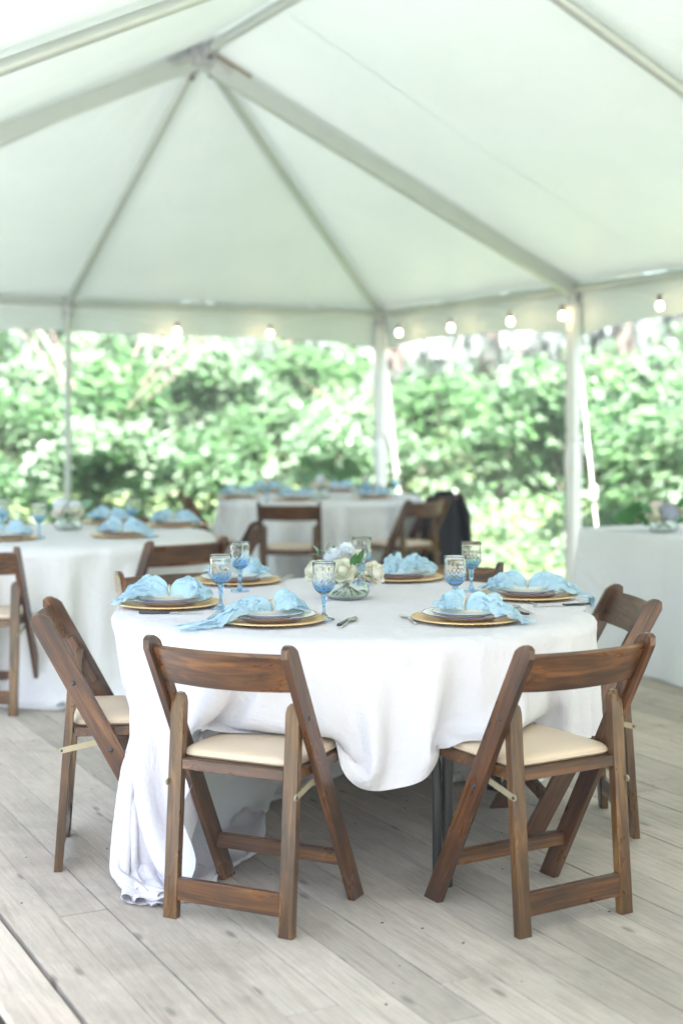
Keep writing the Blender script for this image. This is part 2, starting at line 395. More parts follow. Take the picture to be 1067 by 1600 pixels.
# tiny debris
V = []; Fc = []
for i in range(620):
    a = random.uniform(5, LEN); b = random.uniform(0.2, 5.6); q = tp(a, b, .0025); r = random.uniform(.002, .007); k = len(V); t = random.uniform(0, 6.28)
    ex = random.uniform(.3, 1)
    for (x, y, z) in ((1, 0, 0), (0, ex, .2), (-1, 0, 0), (0, -ex, .1), (0, 0, .5)):
        V.append(q + Vector((x * math.cos(t) - y * math.sin(t), x * math.sin(t) + y * math.cos(t), z)) * r)
    Fc += [(k, k + 1, k + 4), (k + 1, k + 2, k + 4), (k + 2, k + 3, k + 4), (k + 3, k, k + 4)]
tag(build('leaf_litter', V, Fc, simple('dry_litter', (.07, .055, .04), .9)), 'scattered dry specks and needles on the deck', kind='stuff')

# ------------------------------------------------------------------ tent
tent = empty('frame_tent', tp(LEN / 2, WID / 2, 0))
tag(tent, 'white frame tent with peaked translucent canopy over the deck', 'tent')
TL = tent.location.copy()
def tl(v): return Vector(v) - TL
def tentpart(name, V, Fc, m, **k): return build(name, [tl(v) for v in V], Fc, m, tent, **k)
OFF = .05
def patch(c00, c10, c11, c01, n=14, sag=.05):
    V = []; 
    for j in range(n + 1):
        for i in range(n + 1):
            u, v = i / n, j / n
            p = (Vector(c00) * (1 - u) + Vector(c10) * u) * (1 - v) + (Vector(c01) * (1 - u) + Vector(c11) * u) * v
            s = sag * math.sin(PI * u) * math.sin(PI * min(1, v * 1.15)) if v < .87 else sag * math.sin(PI * u) * math.sin(PI * min(1, v * 1.15))
            w = .012 * noise.noise(Vector((u * 9, v * 2.5, p.x))) * math.sin(PI * u)
            V.append(p - Vector((0, 0, s + w)))
    Fc = [(j * (n + 1) + i, j * (n + 1) + i + 1, (j + 1) * (n + 1) + i + 1, (j + 1) * (n + 1) + i) for j in range(n) for i in range(n)]
    return V, Fc
EH = EAVE + OFF; RH = RIDGE + OFF
hubs = [(BAY * k, BAY) for k in (1, 2, 3)]
def H(k): return tp(BAY * k, BAY, RH)
def tq(a, b, z):
    e = .055; return tp(-e if a <= 0 else (LEN + e if a >= LEN else a), -e if b <= 0 else (WID + e if b >= WID else b), z)
def pan(*c):
    n = 14; V, Fc = patch(*c); po = tentpart('canopy_panel', V, Fc, M['canopy'], smooth=True)
    for u in ((.64,) if (c[2] - c[3]).length > .1 else ()):
        W_ = []; F_ = []
        for j in range(n + 1):
            i = int(u * n); f = u * n - i; p = V[j * 15 + i].lerp(V[j * 15 + i + 1], f); d = (V[j * 15 + i + 1] - V[j * 15 + i]); d = d.normalized() * .004 if d.length > 1e-4 else Vector((0, 0, 0))
            W_ += [tl(p - d - Vector((0, 0, .004))), tl(p + d - Vector((0, 0, .004)))]
        F_ = [(2 * j, 2 * j + 1, 2 * j + 3, 2 * j + 2) for j in range(n)]
        build('seam', W_, F_, M['canopy'], po, smooth=True)
pan(tq(0, 0, EH), tq(0, BAY, EH), H(1), H(1)); pan(tq(0, BAY, EH), tq(0, WID, EH), H(1), H(1))
pan(tq(BAY, 0, EH), tq(0, 0, EH), H(1), H(1)); pan(tq(0, WID, EH), tq(BAY, WID, EH), H(1), H(1))
for k in (1, 2):
    pan(tq(BAY * (k + 1), 0, EH), tq(BAY * k, 0, EH), H(k), H(k + 1)); pan(tq(BAY * k, WID, EH), tq(BAY * (k + 1), WID, EH), H(k + 1), H(k))
pan(tq(LEN, 0, EH), tq(BAY * 3, 0, EH), H(3), H(3)); pan(tq(BAY * 3, WID, EH), tq(LEN, WID, EH), H(3), H(3))
pan(tq(LEN, BAY, EH), tq(LEN, 0, EH), H(3), H(3)); pan(tq(LEN, WID, EH), tq(LEN, BAY, EH), H(3), H(3))
def tpipe(name, p0, p1, r, n=12): return tube(name, [tl(p0), tl(p1)], r, M['alu'], tent, n)
def flatbeam(name, p0, p1, w, h):
    p0, p1 = tl(p0), tl(p1); d = (p1 - p0).normalized(); s = d.cross(Vector((0, 0, 1))).normalized(); q = s.cross(d)
    bm = bmesh.new()
    def fn(x, y, z): v_ = p0 + d * x + s * y + q * z; return (v_.x, v_.y, v_.z)
    bm_box(bm, 0, (p1 - p0).length, -w / 2, w / 2, -h / 2, h / 2, fn); return from_bm(name, bm, M['alu'], tent, bevel=.008, seg=2)
def E_(a, b, z=EAVE): return tp(a, b, z)
Hc = lambda k: tp(BAY * k, BAY, RIDGE - .02)
for (a, b) in ((0, 0), (0, WID)): tpipe('hip_rafter', E_(a, b), Hc(1), .030)
tpipe('rafter', E_(0, BAY), Hc(1), .030)
for (a, b) in ((LEN, 0), (LEN, WID)): tpipe('hip_rafter', E_(a, b), Hc(3), .030)
tpipe('rafter', E_(LEN, BAY), Hc(3), .030)
for b in (0, WID): flatbeam('main_rafter', E_(BAY, b, EAVE - .01), tp(BAY, BAY, RIDGE - .05), .07, .115)
tpipe('brace_pipe', E_(BAY, WID, EAVE - .09), tp(BAY, BAY + .9, RIDGE - .50), .016)
for k in (2, 3):
    for b in (0, WID): tpipe('rafter', E_(BAY * k, b), Hc(k), .034)
for k in (1, 2): tpipe('ridge_beam', Hc(k), Hc(k + 1), .034)
for b in (0, WID):
    for k in range(4): tpipe('eave_beam', E_(BAY * k + .04, b), E_(BAY * (k + 1) - .04, b), .032)
for a in (0, LEN):
    for k in range(2): tpipe('eave_beam', E_(a, BAY * k + .04), E_(a, BAY * (k + 1) - .04), .032)
# hub fittings at ridge ends
def hub(p, arms):
    V, Fc = tube_data([tl(p) - Vector((0, 0, .09)), tl(p) + Vector((0, 0, .03))], .085, 14)
    h = build('ridge_fitting', V, Fc, M['alu_dark'], tent, auto=rad(40))
    for q in arms:
        d = (q - p).normalized(); V, Fc = tube_data([tl(p + d * .03), tl(p + d * .24)], .046, 12); build('sleeve', V, Fc, M['alu_dark'], h, auto=rad(40))
        V, Fc = tube_data([tl(p + d * .17) + Vector((0, 0, -.065)), tl(p + d * .17) + Vector((0, 0, .05))], .011, 6); build('pin', V, Fc, M['bolt'], h)
hub(Hc(1), [E_(0, 0), E_(0, WID), E_(0, BAY), E_(BAY, 0), E_(BAY, WID), Hc(2)])
hub(Hc(2), [E_(BAY * 2, 0), E_(BAY * 2, WID), Hc(1), Hc(3)]); hub(Hc(3), [E_(LEN, 0), E_(LEN, WID), E_(LEN, BAY), Hc(2)])
# wooden wedge blocks jammed at the hub and at the side pole head (as in the photograph)
for p, q in ((Hc(1), E_(BAY, 0)),):
    d = (q - p).normalized(); c = tl(p + d * .25) + Vector((0, 0, .035)); bm = bmesh.new()
    s = d.cross(Vector((0, 0, 1))).normalized(); up = s.cross(d)
    bm_box(bm, -.14, .14, -.03, .03, 0, .025, lambda x, y, z: tuple(c + d * x + s * y + up * z)); from_bm('wooden_wedge', bm, M['brass'], tent, bevel=.003)
poles = [(0, 0), (0, BAY), (0, WID)] + [(BAY * k, 0) for k in (1, 2, 3)] + [(BAY * k, WID) for k in (1, 2, 3)] + [(LEN, 0), (LEN, BAY), (LEN, WID)]
for (a, b) in poles:
    base = tp(a, b, -.16)
    p = tube('tent_pole', [tl(base), tl(tp(a, b, EAVE))], .029, M['alu'], tent, 14)
    V, Fc = tube_data([tl(tp(a, b, EAVE - .13)), tl(tp(a, b, EAVE + .05))], .042, 12); build('corner_fitting', V, Fc, M['alu_dark'], tent, auto=rad(40))
    V, Fc = tube_data([tl(base) - Vector((0, 0, .01)), tl(base) + Vector((0, 0, .02))], .08, 14); build('base_plate', V, Fc, M['alu_dark'], p, auto=rad(40))
# gathered white sidewall fabric wrapped round the corner pole and the first side pole
def bunch(a, b, r0, z0, z1, seed):
    rr = random.Random(seed); n = 40; nz = 36; V = []; ph = [rr.uniform(0, 6.28) for _ in range(5)]; c = tp(a, b, 0)
    for j in range(nz + 1):
        z = z0 + (z1 - z0) * j / nz
        tie = math.exp(-((z - 1.25) / .06) ** 2); bulge = .012 * math.exp(-((z - 1.05) / .12) ** 2) - .012 * tie
        for i in range(n):
            t = 2 * PI * i / n
            r = r0 + bulge + .006 * math.sin(7 * t + ph[0] + z * .8) + .004 * math.sin(12 * t + ph[1] - z * 1.3) + .003 * math.sin(3 * t + ph[2] + z * 3)
            V.append(c + Vector((r * math.cos(t), r * math.sin(t), z)))
    Fc = [(j * n + i, j * n + (i + 1) % n, (j + 1) * n + (i + 1) % n, (j + 1) * n + i) for j in range(nz) for i in range(n)]
    Fc += [tuple(range(n))[::-1], tuple(nz * n + k for k in range(n))]
    o = tentpart('gathered_sidewall', V, Fc, M['strap'], smooth=True)
    for z in (1.25, .55):
        V, Fc = [], []
        pts = [tl(c + Vector(((r0 + .004) * math.cos(t), (r0 + .004) * math.sin(t), z + .004 * math.sin(3 * t)))) for t in np.linspace(0, 2 * PI, 25)]
        tube_data(pts, .006, 6, True, V, Fc)
        build('fabric_tie', V, Fc, M['strap'], tent, smooth=True)
    # knot
    V, Fc = [], []
    for k in range(3):
        cc = tl(c + Vector((r0 * .9 + .02 * k, -.5 * r0, 1.24 - .05 * k))); tube_data([cc - Vector((0, 0, .03)), cc, cc + Vector((0, 0, .03))], [.006, .022, .006], 8, True, V, Fc)
    build('tie_knot', V, Fc, M['strap'], tent, smooth=True)
bunch(0, 0, .052, -.1, EAVE - .12, 1); bunch(BAY, 0, .053, -.1, EAVE - .12, 2)
# valance with scalloped lower edge
def valance(p0, p1, d0, d1, mid, out, n=60, seed=0):
    p0, p1 = Vector(p0), Vector(p1); L = (p1 - p0).length; V = []; nz = 6
    for i in range(n + 1):
        t = i / n; p = p0.lerp(p1, t) + out * .045
        dr = d0 * (1 - t) + d1 * t; edge = math.sin(PI * t) ** .55; dr = dr * (1 - edge) + mid * edge
        for j in range(nz + 1):
            v = j / nz; wv = (.012 * math.sin(t * L * 5.5 + seed) + .007 * math.sin(t * L * 13 + seed * 2)) * v
            V.append(p + out * (wv + .02 * v) + Vector((0, 0, OFF - .005 - (dr + OFF) * v)))
    Fc = [(i * (nz + 1) + j, (i + 1) * (nz + 1) + j, (i + 1) * (nz + 1) + j + 1, i * (nz + 1) + j + 1) for i in range(n) for j in range(nz)]
    return tentpart('valance', V, Fc, M['canopy'], smooth=True)
outR = Vector((-TU.x, -TU.y, 0)); outB = Vector((-TV.x, -TV.y, 0)); outL = -outR; outF = -outB
valance(E_(0, 0), E_(BAY, 0), .34, .37, .262, outR, seed=1)
for k in (1, 2, 3): valance(E_(BAY * k, 0), E_(BAY * (k + 1), 0), .37, .36, .25, outR, seed=1 + k)
valance(E_(0, 0), E_(0, BAY), .345, .235, .25, outB, seed=5); valance(E_(0, BAY), E_(0, WID), .235, .34, .22, outB, seed=6)
for k in range(4): valance(E_(BAY * k, WID), E_(BAY * (k + 1), WID), .34, .34, .22, outL, seed=7 + k)
for k in range(2): valance(E_(LEN, BAY * k), E_(LEN, BAY * (k + 1)), .34, .34, .22, outF, seed=12 + k)
# ratchet straps down to ground stakes outside the poles
def strap(a, b, a2, b2, w=.035):
    p0 = tp(a, b, EAVE - .08); q = tp(a2, b2, 0); p1 = Vector((q.x, q.y, ground_h(q.x, q.y) + .05))
    s = Vector((1, .2, 0)).normalized() * w / 2; th = Vector((0, .0025, 0)); p0, p1 = tl(p0), tl(p1); bm = bmesh.new()
    vs = [bm.verts.new(v) for v in (p0 - s - th, p0 + s - th, p0 + s + th, p0 - s + th, p1 - s - th, p1 + s - th, p1 + s + th, p1 - s + th)]
    for f in ((0, 1, 2, 3), (7, 6, 5, 4), (0, 4, 5, 1), (1, 5, 6, 2), (2, 6, 7, 3), (3, 7, 4, 0)): bm.faces.new([vs[i] for i in f])
    o = from_bm('guy_strap', bm, M['strap'], tent)
    V, Fc = tube_data([p1 - Vector((0, 0, .1)), p1 + Vector((0, 0, .12))], .016, 8); build('ground_stake', V, Fc, M['alu_dark'], tent)
    c = p0.lerp(p1, .62); bm = bmesh.new(); bm_box(bm, c.x - .03, c.x + .03, c.y - .02, c.y + .02, c.z - .06, c.z + .06); from_bm('ratchet', bm, M['alu'], tent, bevel=.008)
strap(0, 0, -.75, -.72); strap(BAY, 0, BAY - .55, -.72, .02); strap(BAY * 2, 0, BAY * 2, -1.0); strap(0, WID, -.9, WID + .9)
for k in (1, 2, 3): strap(BAY * k, WID, BAY * k, WID + 1.1)

# ------------------------------------------------------------------ string lights
sl = empty('string_lights', tp(BAY, 0, EAVE)); tag(sl, 'warm globe string lights hung along the back and right eaves', 'string lights')
SLo = sl.location.copy()
def ray_a(px, b):      # a of the point at offset b whose picture column is px
    k = (px - CX) / F; q = TC + TU * b; return (q.x - k * q.y) / (k * TV.y - TV.x)
def ray_b(px, a):
    k = (px - CX) / F; q = TC + TV * a; return (q.x - k * q.y) / (k * TU.y - TU.x)
rb = [(ray_a(px, .12), .12) for px in (623, 704, 797)] + [(BAY + .05, .14)]
step = .83
last = ray_a(1030, .12); rb.append((last, .12))
while last < LEN - 1: last += .83; rb.append((last, .12))
bb = [(.12, ray_b(px, .12)) for px in (422, 277)]
lastb = bb[-1][1]
seq = [tp(a, b, 2.20) for (a, b) in bb[::-1]] + [tp(.25, .2, EAVE - .06)] + [tp(a, b, 2.215) for (a, b) in rb]
pts = []
for i in range(len(seq) - 1):
    for k in range(8):
        t = k / 8; q = seq[i].lerp(seq[i + 1], t); z = q.z + .075 * math.sin(PI * t) ** .8; pts.append(Vector((q.x, q.y, z)) - SLo)
pts = [tp(.12, WID - .1, EAVE - .05) - SLo, tp(.12, BAY + .2, EAVE - .05) - SLo] + pts
V, Fc = tube_data(pts, .005, 6); build('cord', V, Fc, M['strap'], sl, smooth=True)
bs, bf = lathe_data([(.001, -.073), (.012, -.071), (.020, -.060), (.023, -.048), (.021, -.036), (.014, -.022), (.011, -.012)], 14)
ss, sf = lathe_data([(.013, -.02), (.016, -.015), (.016, .03), (.001, .032)], 10)
first = None
for i, q in enumerate(seq):
    if abs(q.z - (EAVE - .06)) < 1e-3: continue
    if first is None:
        so = build('socket', ss, sf, M['socket'], sl, smooth=True, loc=q - SLo); bo = build('bulb', bs, bf, M['bulb'], sl, smooth=True, loc=q - SLo); first = (so, bo)
    else:
        for s_ in first:
            c = s_.copy(); COL.objects.link(c); c.parent = sl; c.location = q - SLo

# ------------------------------------------------------------------ wooden folding chair
AX0 = (.375, 0.0); AX1 = (-.065, .805); BL = math.hypot(.440, .805); dY, dZ = (AX1[0] - AX0[0]) / BL, (AX1[1] - AX0[1]) / BL; nY, nZ = dZ, -dY
def axp(s, n): return (AX0[0] + dY * s + nY * n, AX0[1] + dZ * s + nZ * n)
def make_chair():
    root = empty('folding_chair')
    tan = dY / dZ
    for sx in (-1, 1):
        hw = .031
        def zline(n):      # point on line offset n with z=0
            y0, z0 = axp(0, n); return (y0 - z0 * tan, 0.0)
        ol = [zline(-hw), zline(hw), axp(BL - .04, hw), axp(BL - .022, hw * .72), axp(BL - .006, hw * .3), axp(BL, -hw * .15), axp(BL - .002, -hw * .62), axp(BL - .024, -hw)]
        bm = bmesh.new(); bm_prism(bm, ol, 'x', sx * .2275, sx * .2065); from_bm('side_board', bm, M['wood_board'], root, bevel=.0022, seg=2)
        # rear leg, rounded at the outer top corner
        z1 = .630; w = .0215; cx = sx * .1835
        ol = [(-w, 0), (w, 0), (w, z1 - .022), (w * .75, z1 - .008), (w * .3, z1), (-w * .35, z1 - .002), (-w * .8, z1 - .012), (-w, z1 - .03)]
        if sx < 0: ol = [(-x, z) for x, z in ol][::-1]
        ol = [(cx - x if False else cx + (x if sx > 0 else x), z) for x, z in ol]
        bm = bmesh.new(); bm_prism(bm, ol, 'y', -.013, .013)
        for v in bm.verts: v.co.y += .072 * v.co.z
        from_bm('leg', bm, M['wood_leg'], root, bevel=.0022, seg=2)
        # inner cleat on the side board under the rail
        bm = bmesh.new(); p = [axp(BL - .33, -.012), axp(BL - .33, .012), axp(BL - .155, .012), axp(BL - .155, -.012)]
        bm_prism(bm, p, 'x', sx * .2055, sx * .1925); from_bm('cleat', bm, M['wood_board'], root, bevel=.002)
        # seat side rail
        bm = bmesh.new(); bm_box(bm, min(sx * .175, sx * .2), max(sx * .175, sx * .2), .05, .412, .418, .447); from_bm('seat_rail', bm, M['wood_rail'], root, bevel=.002)
        # painted steel strap from the leg to the seat rail
        bm = bmesh.new(); y0, z0, y1, z1b = .012, .378, .125, .402
        L_ = math.hypot(y1 - y0, z1b - z0); uy, uz = (y1 - y0) / L_, (z1b - z0) / L_
        ol = []
        for t in np.linspace(PI / 2, 3 * PI / 2, 6): ol.append((y0 + .009 * (uy * math.cos(t) - uz * math.sin(t)), z0 + .009 * (uz * math.cos(t) + uy * math.sin(t))))
        for t in np.linspace(-PI / 2, PI / 2, 6): ol.append((y1 + .009 * (uy * math.cos(t) - uz * math.sin(t)), z1b + .009 * (uz * math.cos(t) + uy * math.sin(t))))
        bm_prism(bm, ol, 'x', sx * .2062, sx * .2025); 
        for v in bm.verts: v.co.x += sx * .0 
        br = from_bm('bracket', bm, M['bracket'], root)
        for (by, bz) in ((y0, z0), (y1, z1b)):
            V, Fc = tube_data([(sx * .2065, by, bz), (sx * .2095 if by == y0 else sx * .2072, by, bz)], .0045, 8); build('rivet', V, Fc, M['bolt'], br)
        for s in (BL * .735, BL * .475):
            y, z = axp(s, -.004)
            V, Fc = tube_data([(sx * .2270, y, z), (sx * .2288, y, z), (sx * .2305, y, z)], [.0085, .0075, .003], 10); build('bolt', V, Fc, M['bolt'], root, smooth=True)
    # curved back rail
    V = []; n = 16; th = .007
    for i in range(n + 1):
        x = -.2055 + .411 * i / n; q = 1 - (x / .2055) ** 2
        s0, s1 = BL - .150 + .010 * q, BL - .030 + .014 * q; off = -.006 - .026 * q
        for (s, o) in ((s0, off - th), (s1 - .004, off - th), (s1, off - th + .003), (s1, off + th - .003), (s1 - .004, off + th), (s0, off + th)):
            y, z = axp(s, o); V.append((x, y, z))
    k = 6; Fc = [tuple(range(k))[::-1], tuple(n * k + j for j in range(k))]
    for i in range(n):
        for j in range(k): Fc.append((i * k + j, i * k + (j + 1) % k, (i + 1) * k + (j + 1) % k, (i + 1) * k + j))
    build('back_rail', V, Fc, M['wood_rail'], root, auto=rad(35))
    bm = bmesh.new(); bm_box(bm, -.1618, .1618, .020, .046, .416, .447); from_bm('seat_rail', bm, M['wood_rail'], root, bevel=.002)
    bm = bmesh.new(); bm_box(bm, -.1745, .1745, .388, .412, .418, .447); from_bm('seat_rail', bm, M['wood_rail'], root, bevel=.002)
    bm = bmesh.new(); bm_box(bm, -.174, .174, .048, .387, .440, .4475); from_bm('seat_board', bm, M['wood_rail'], root)
    # cushioned seat
    V = []; Fc = []; nx_, ny_ = 22, 22
    def se(t): return math.copysign(abs(math.sin(t)) ** .5, math.sin(t))
    N = 44
    rings = [(.985, .4482), (1.0, .453), (1.0, .459), (.985, .4655), (.95, .4705), (.85, .4745), (.6, .4775), (.3, .4785), (.0, .4788)]
    for (k_, z) in rings:
        for i in range(N):
            t = 2 * PI * i / N; c, s_ = math.cos(t), math.sin(t); e = .22
            x = math.copysign(abs(c) ** e, c) * .184 * k_; y = .226 + math.copysign(abs(s_) ** e, s_) * .182 * k_
            V.append((x, y, z))
    for j in range(len(rings) - 1):
        for i in range(N): Fc.append((j * N + i, j * N + (i + 1) % N, (j + 1) * N + (i + 1) % N, (j + 1) * N + i))
    Fc.append(tuple(range(N))[::-1])
    cu = build('seat_cushion', V, Fc, M['vinyl'], root, smooth=True)
    pp = []
    for i in range(N + 1):
        t = 2 * PI * i / N; c, s_ = math.cos(t), math.sin(t); pp.append((math.copysign(abs(c) ** .22, c) * .1855, .226 + math.copysign(abs(s_) ** .22, s_) * .1835, .4555))
    V, Fc = tube_data(pp, .0028, 6, False); build('piping', V, Fc, M['vinyl'], cu, smooth=True)
    bm = bmesh.new(); bm_box(bm, -.1618, .1618, -.006, .014, .052, .116); from_bm('stretcher', bm, M['wood_rail'], root, bevel=.002)
    y, z = axp(.155, 0)
    bm = bmesh.new(); bm_prism(bm, [(y - .012, z - .02), (y + .012, z - .02), (y + .012, z + .022), (y - .012, z + .022)], 'x', -.2058, .2058); from_bm('stretcher', bm, M['wood_rail'], root, bevel=.002)
    return root
chair0 = make_chair(); chair_used = False
CHG = {1: 'wooden folding chairs round the nearest table', 2: 'wooden folding chairs round the left table', 3: 'wooden folding chairs round the far table'}
def chair(x, y, fx, fy, label, tbl):
    global chair_used
    c = chair0 if not chair_used else copy_tree(chair0); chair_used = True
    c.location = (x, y, 0); c.rotation_euler = (0, 0, math.atan2(-fx, fy)); tag(c, label, 'chair', CHG[tbl]); return c
def chair_px(p1, p2, label, tbl):
    """from the two rear feet as seen: left one then right one, looking the way the chair faces"""
    A, B = at(*p1), at(*p2); m = (A + B) / 2; d = (B - A).normalized(); f = Vector((-d.y, d.x, 0))
    return chair(m.x, m.y, f.x, f.y, label, tbl), m, f
T1 = Vector((.045, 4.93, 0)); T2 = Vector((-1.52, 7.80, 0)); T3 = Vector((-.17, 11.46, 0)); R = .84; ZT = .765
cFL = chair_px((268, 1433), (449, 1465), 'brown folding chair front left, its back to the viewer, cloth draped onto its seat', 1)
cFR = chair_px((813, 1465), (978, 1425), 'brown folding chair front right, turned inward, knotty back rail nearest the viewer', 1)
cL = chair_px((105, 1303), (91, 1363), 'brown folding chair seen side-on at the left of the nearest table', 1)
cR = chair_px((991, 1308), (942, 1261), 'folding chair right of the nearest table, back rail beside the serving table', 1)
# cL: order so that it faces right
for c_, want in ((cL, Vector((1, .11, 0))), (cR, Vector((-1, -.1, 0)))):
    c, m_, f = c_
    if f.dot(want) < 0: f.negate(); c.rotation_euler.z = math.atan2(-f.x, f.y)
chair(-.66, 5.66, .50, -.87, 'folding chair behind the left side of the nearest table, only its top rail showing', 1)
chair(.44, 5.98, -.38, -.92, 'folding chair at the far side of the nearest table, rail peeping behind goblets', 1)
chair(-.80, 7.13, -.62, .78, 'folding chair at the left table, curved back showing just behind the nearest table', 2)
chair(-1.73, 6.72, .06, 1, 'folding chair at the left edge of the photo, back to the viewer', 2)
chair(-.53, 8.02, -1, -.1, 'folding chair on the right side of the left table, seen from its side', 2)
chair(-1.30, 8.85, -.2, -1, 'folding chair at the far side of the left table, partly hidden by place settings', 2)
chair(-.37, 10.15, .03, 1, 'dark folding chair in front of the far table, facing away', 3)
chair(.60, 10.52, -.72, .70, 'folding chair angled at the right front of the far table, cream seat', 3)
cJ = chair(.76, 11.1, -.8, .55, 'folding chair at the right of the far table with a black jacket over its back', 3)
chair(.12, 12.55, -.2, -1, 'folding chair behind the far table, only its top rail showing above the napkins', 3)
chair(-1.16, 11.0, 1, .25, 'folding chair at the left of the far table, its leaning side board showing', 3)

# black jacket hung over the back of the far chair
V = []; N = 36; nz = 14; jr = random.Random(5)
for j in range(nz + 1):
    t = j / nz; z = .83 - .66 * t
    for i in range(N):
        a = 2 * PI * i / N
        wx = .185 + .03 * math.sin(t * 2.4) + .012 * math.sin(5 * a + 3 * t); wy = .045 + .035 * t + .016 * math.sin(4 * a + 5 * t) + .01 * math.sin(7 * a)
        if j == 0: wx *= .72; wy *= .4
        if j == 1: wx *= .93; wy *= .8
        yb = -.045 + (.0 if z > .62 else -.02 * t)
        V.append((wx * math.cos(a), yb + wy * math.sin(a) + (.12 * (.8 - z) if math.sin(a) > 0 else 0), z + .02 * math.sin(3 * a + 1) * t))
Fc = [(j * N + i, j * N + (i + 1) % N, (j + 1) * N + (i + 1) % N, (j + 1) * N + i) for j in range(nz) for i in range(N)] + [tuple(range(N))]
jk = build('jacket', V, Fc, M['black_cloth'], smooth=True, loc=(.76, 11.1, 0.0), rot=tuple(cJ.rotation_euler))
tag(jk, 'black jacket hanging over the back of a chair at the far table', 'jacket')
for sx in (-1, 1):
    V, Fc = tube_data([(sx * .2, -.05, .77), (sx * .27, -.07, .62), (sx * .265, -.09, .42), (sx * .25, -.07, .24)], [.05, .058, .052, .045], 12); build('sleeve', V, Fc, M['black_cloth'], jk, smooth=True)

# ------------------------------------------------------------------ round tables
def table(c, degs, label):
    t = empty('round_table', c); tag(t, label, 'table', 'round banquet tables')
    V, Fc = lathe_data([(.0001, ZT - .026), (R - .06, ZT - .026), (R - .052, ZT - .020), (R - .052, ZT - .014), (R - .06, ZT - .008), (.0001, ZT - .008)], 48)
    build('tabletop', V, Fc, M['plywood'], t)
    for dg in degs:
        a = rad(dg); r = .70; x, y = r * math.cos(a), r * math.sin(a); s = Vector((-math.sin(a), math.cos(a), 0)) * .022
        V, Fc = tube_data([Vector((x, y, 0)), Vector((x, y, ZT - .03))], .0165, 12)
        tube_data([Vector((x, y, .0)) - s * 1.6, Vector((x, y, .30)) - s * 1.6, Vector((x * .93, y * .93, ZT - .03)) - s * 1.6], .0145, 10, True, V, Fc)
        build('leg', V, Fc, M['black_pipe'], t, auto=rad(40))
        V, Fc = tube_data([(x * .96, y * .96, .0), (x * .96, y * .96, .025)], .024, 10)
    return t
table(T1, (293, 222, 113, 42), 'round banquet table under the nearest white cloth, black legs showing')
table(T2, (30, 120, 210, 300), 'round banquet table under the cloth at left')
table(T3, (30, 120, 210, 300), 'round banquet table under the far white cloth')

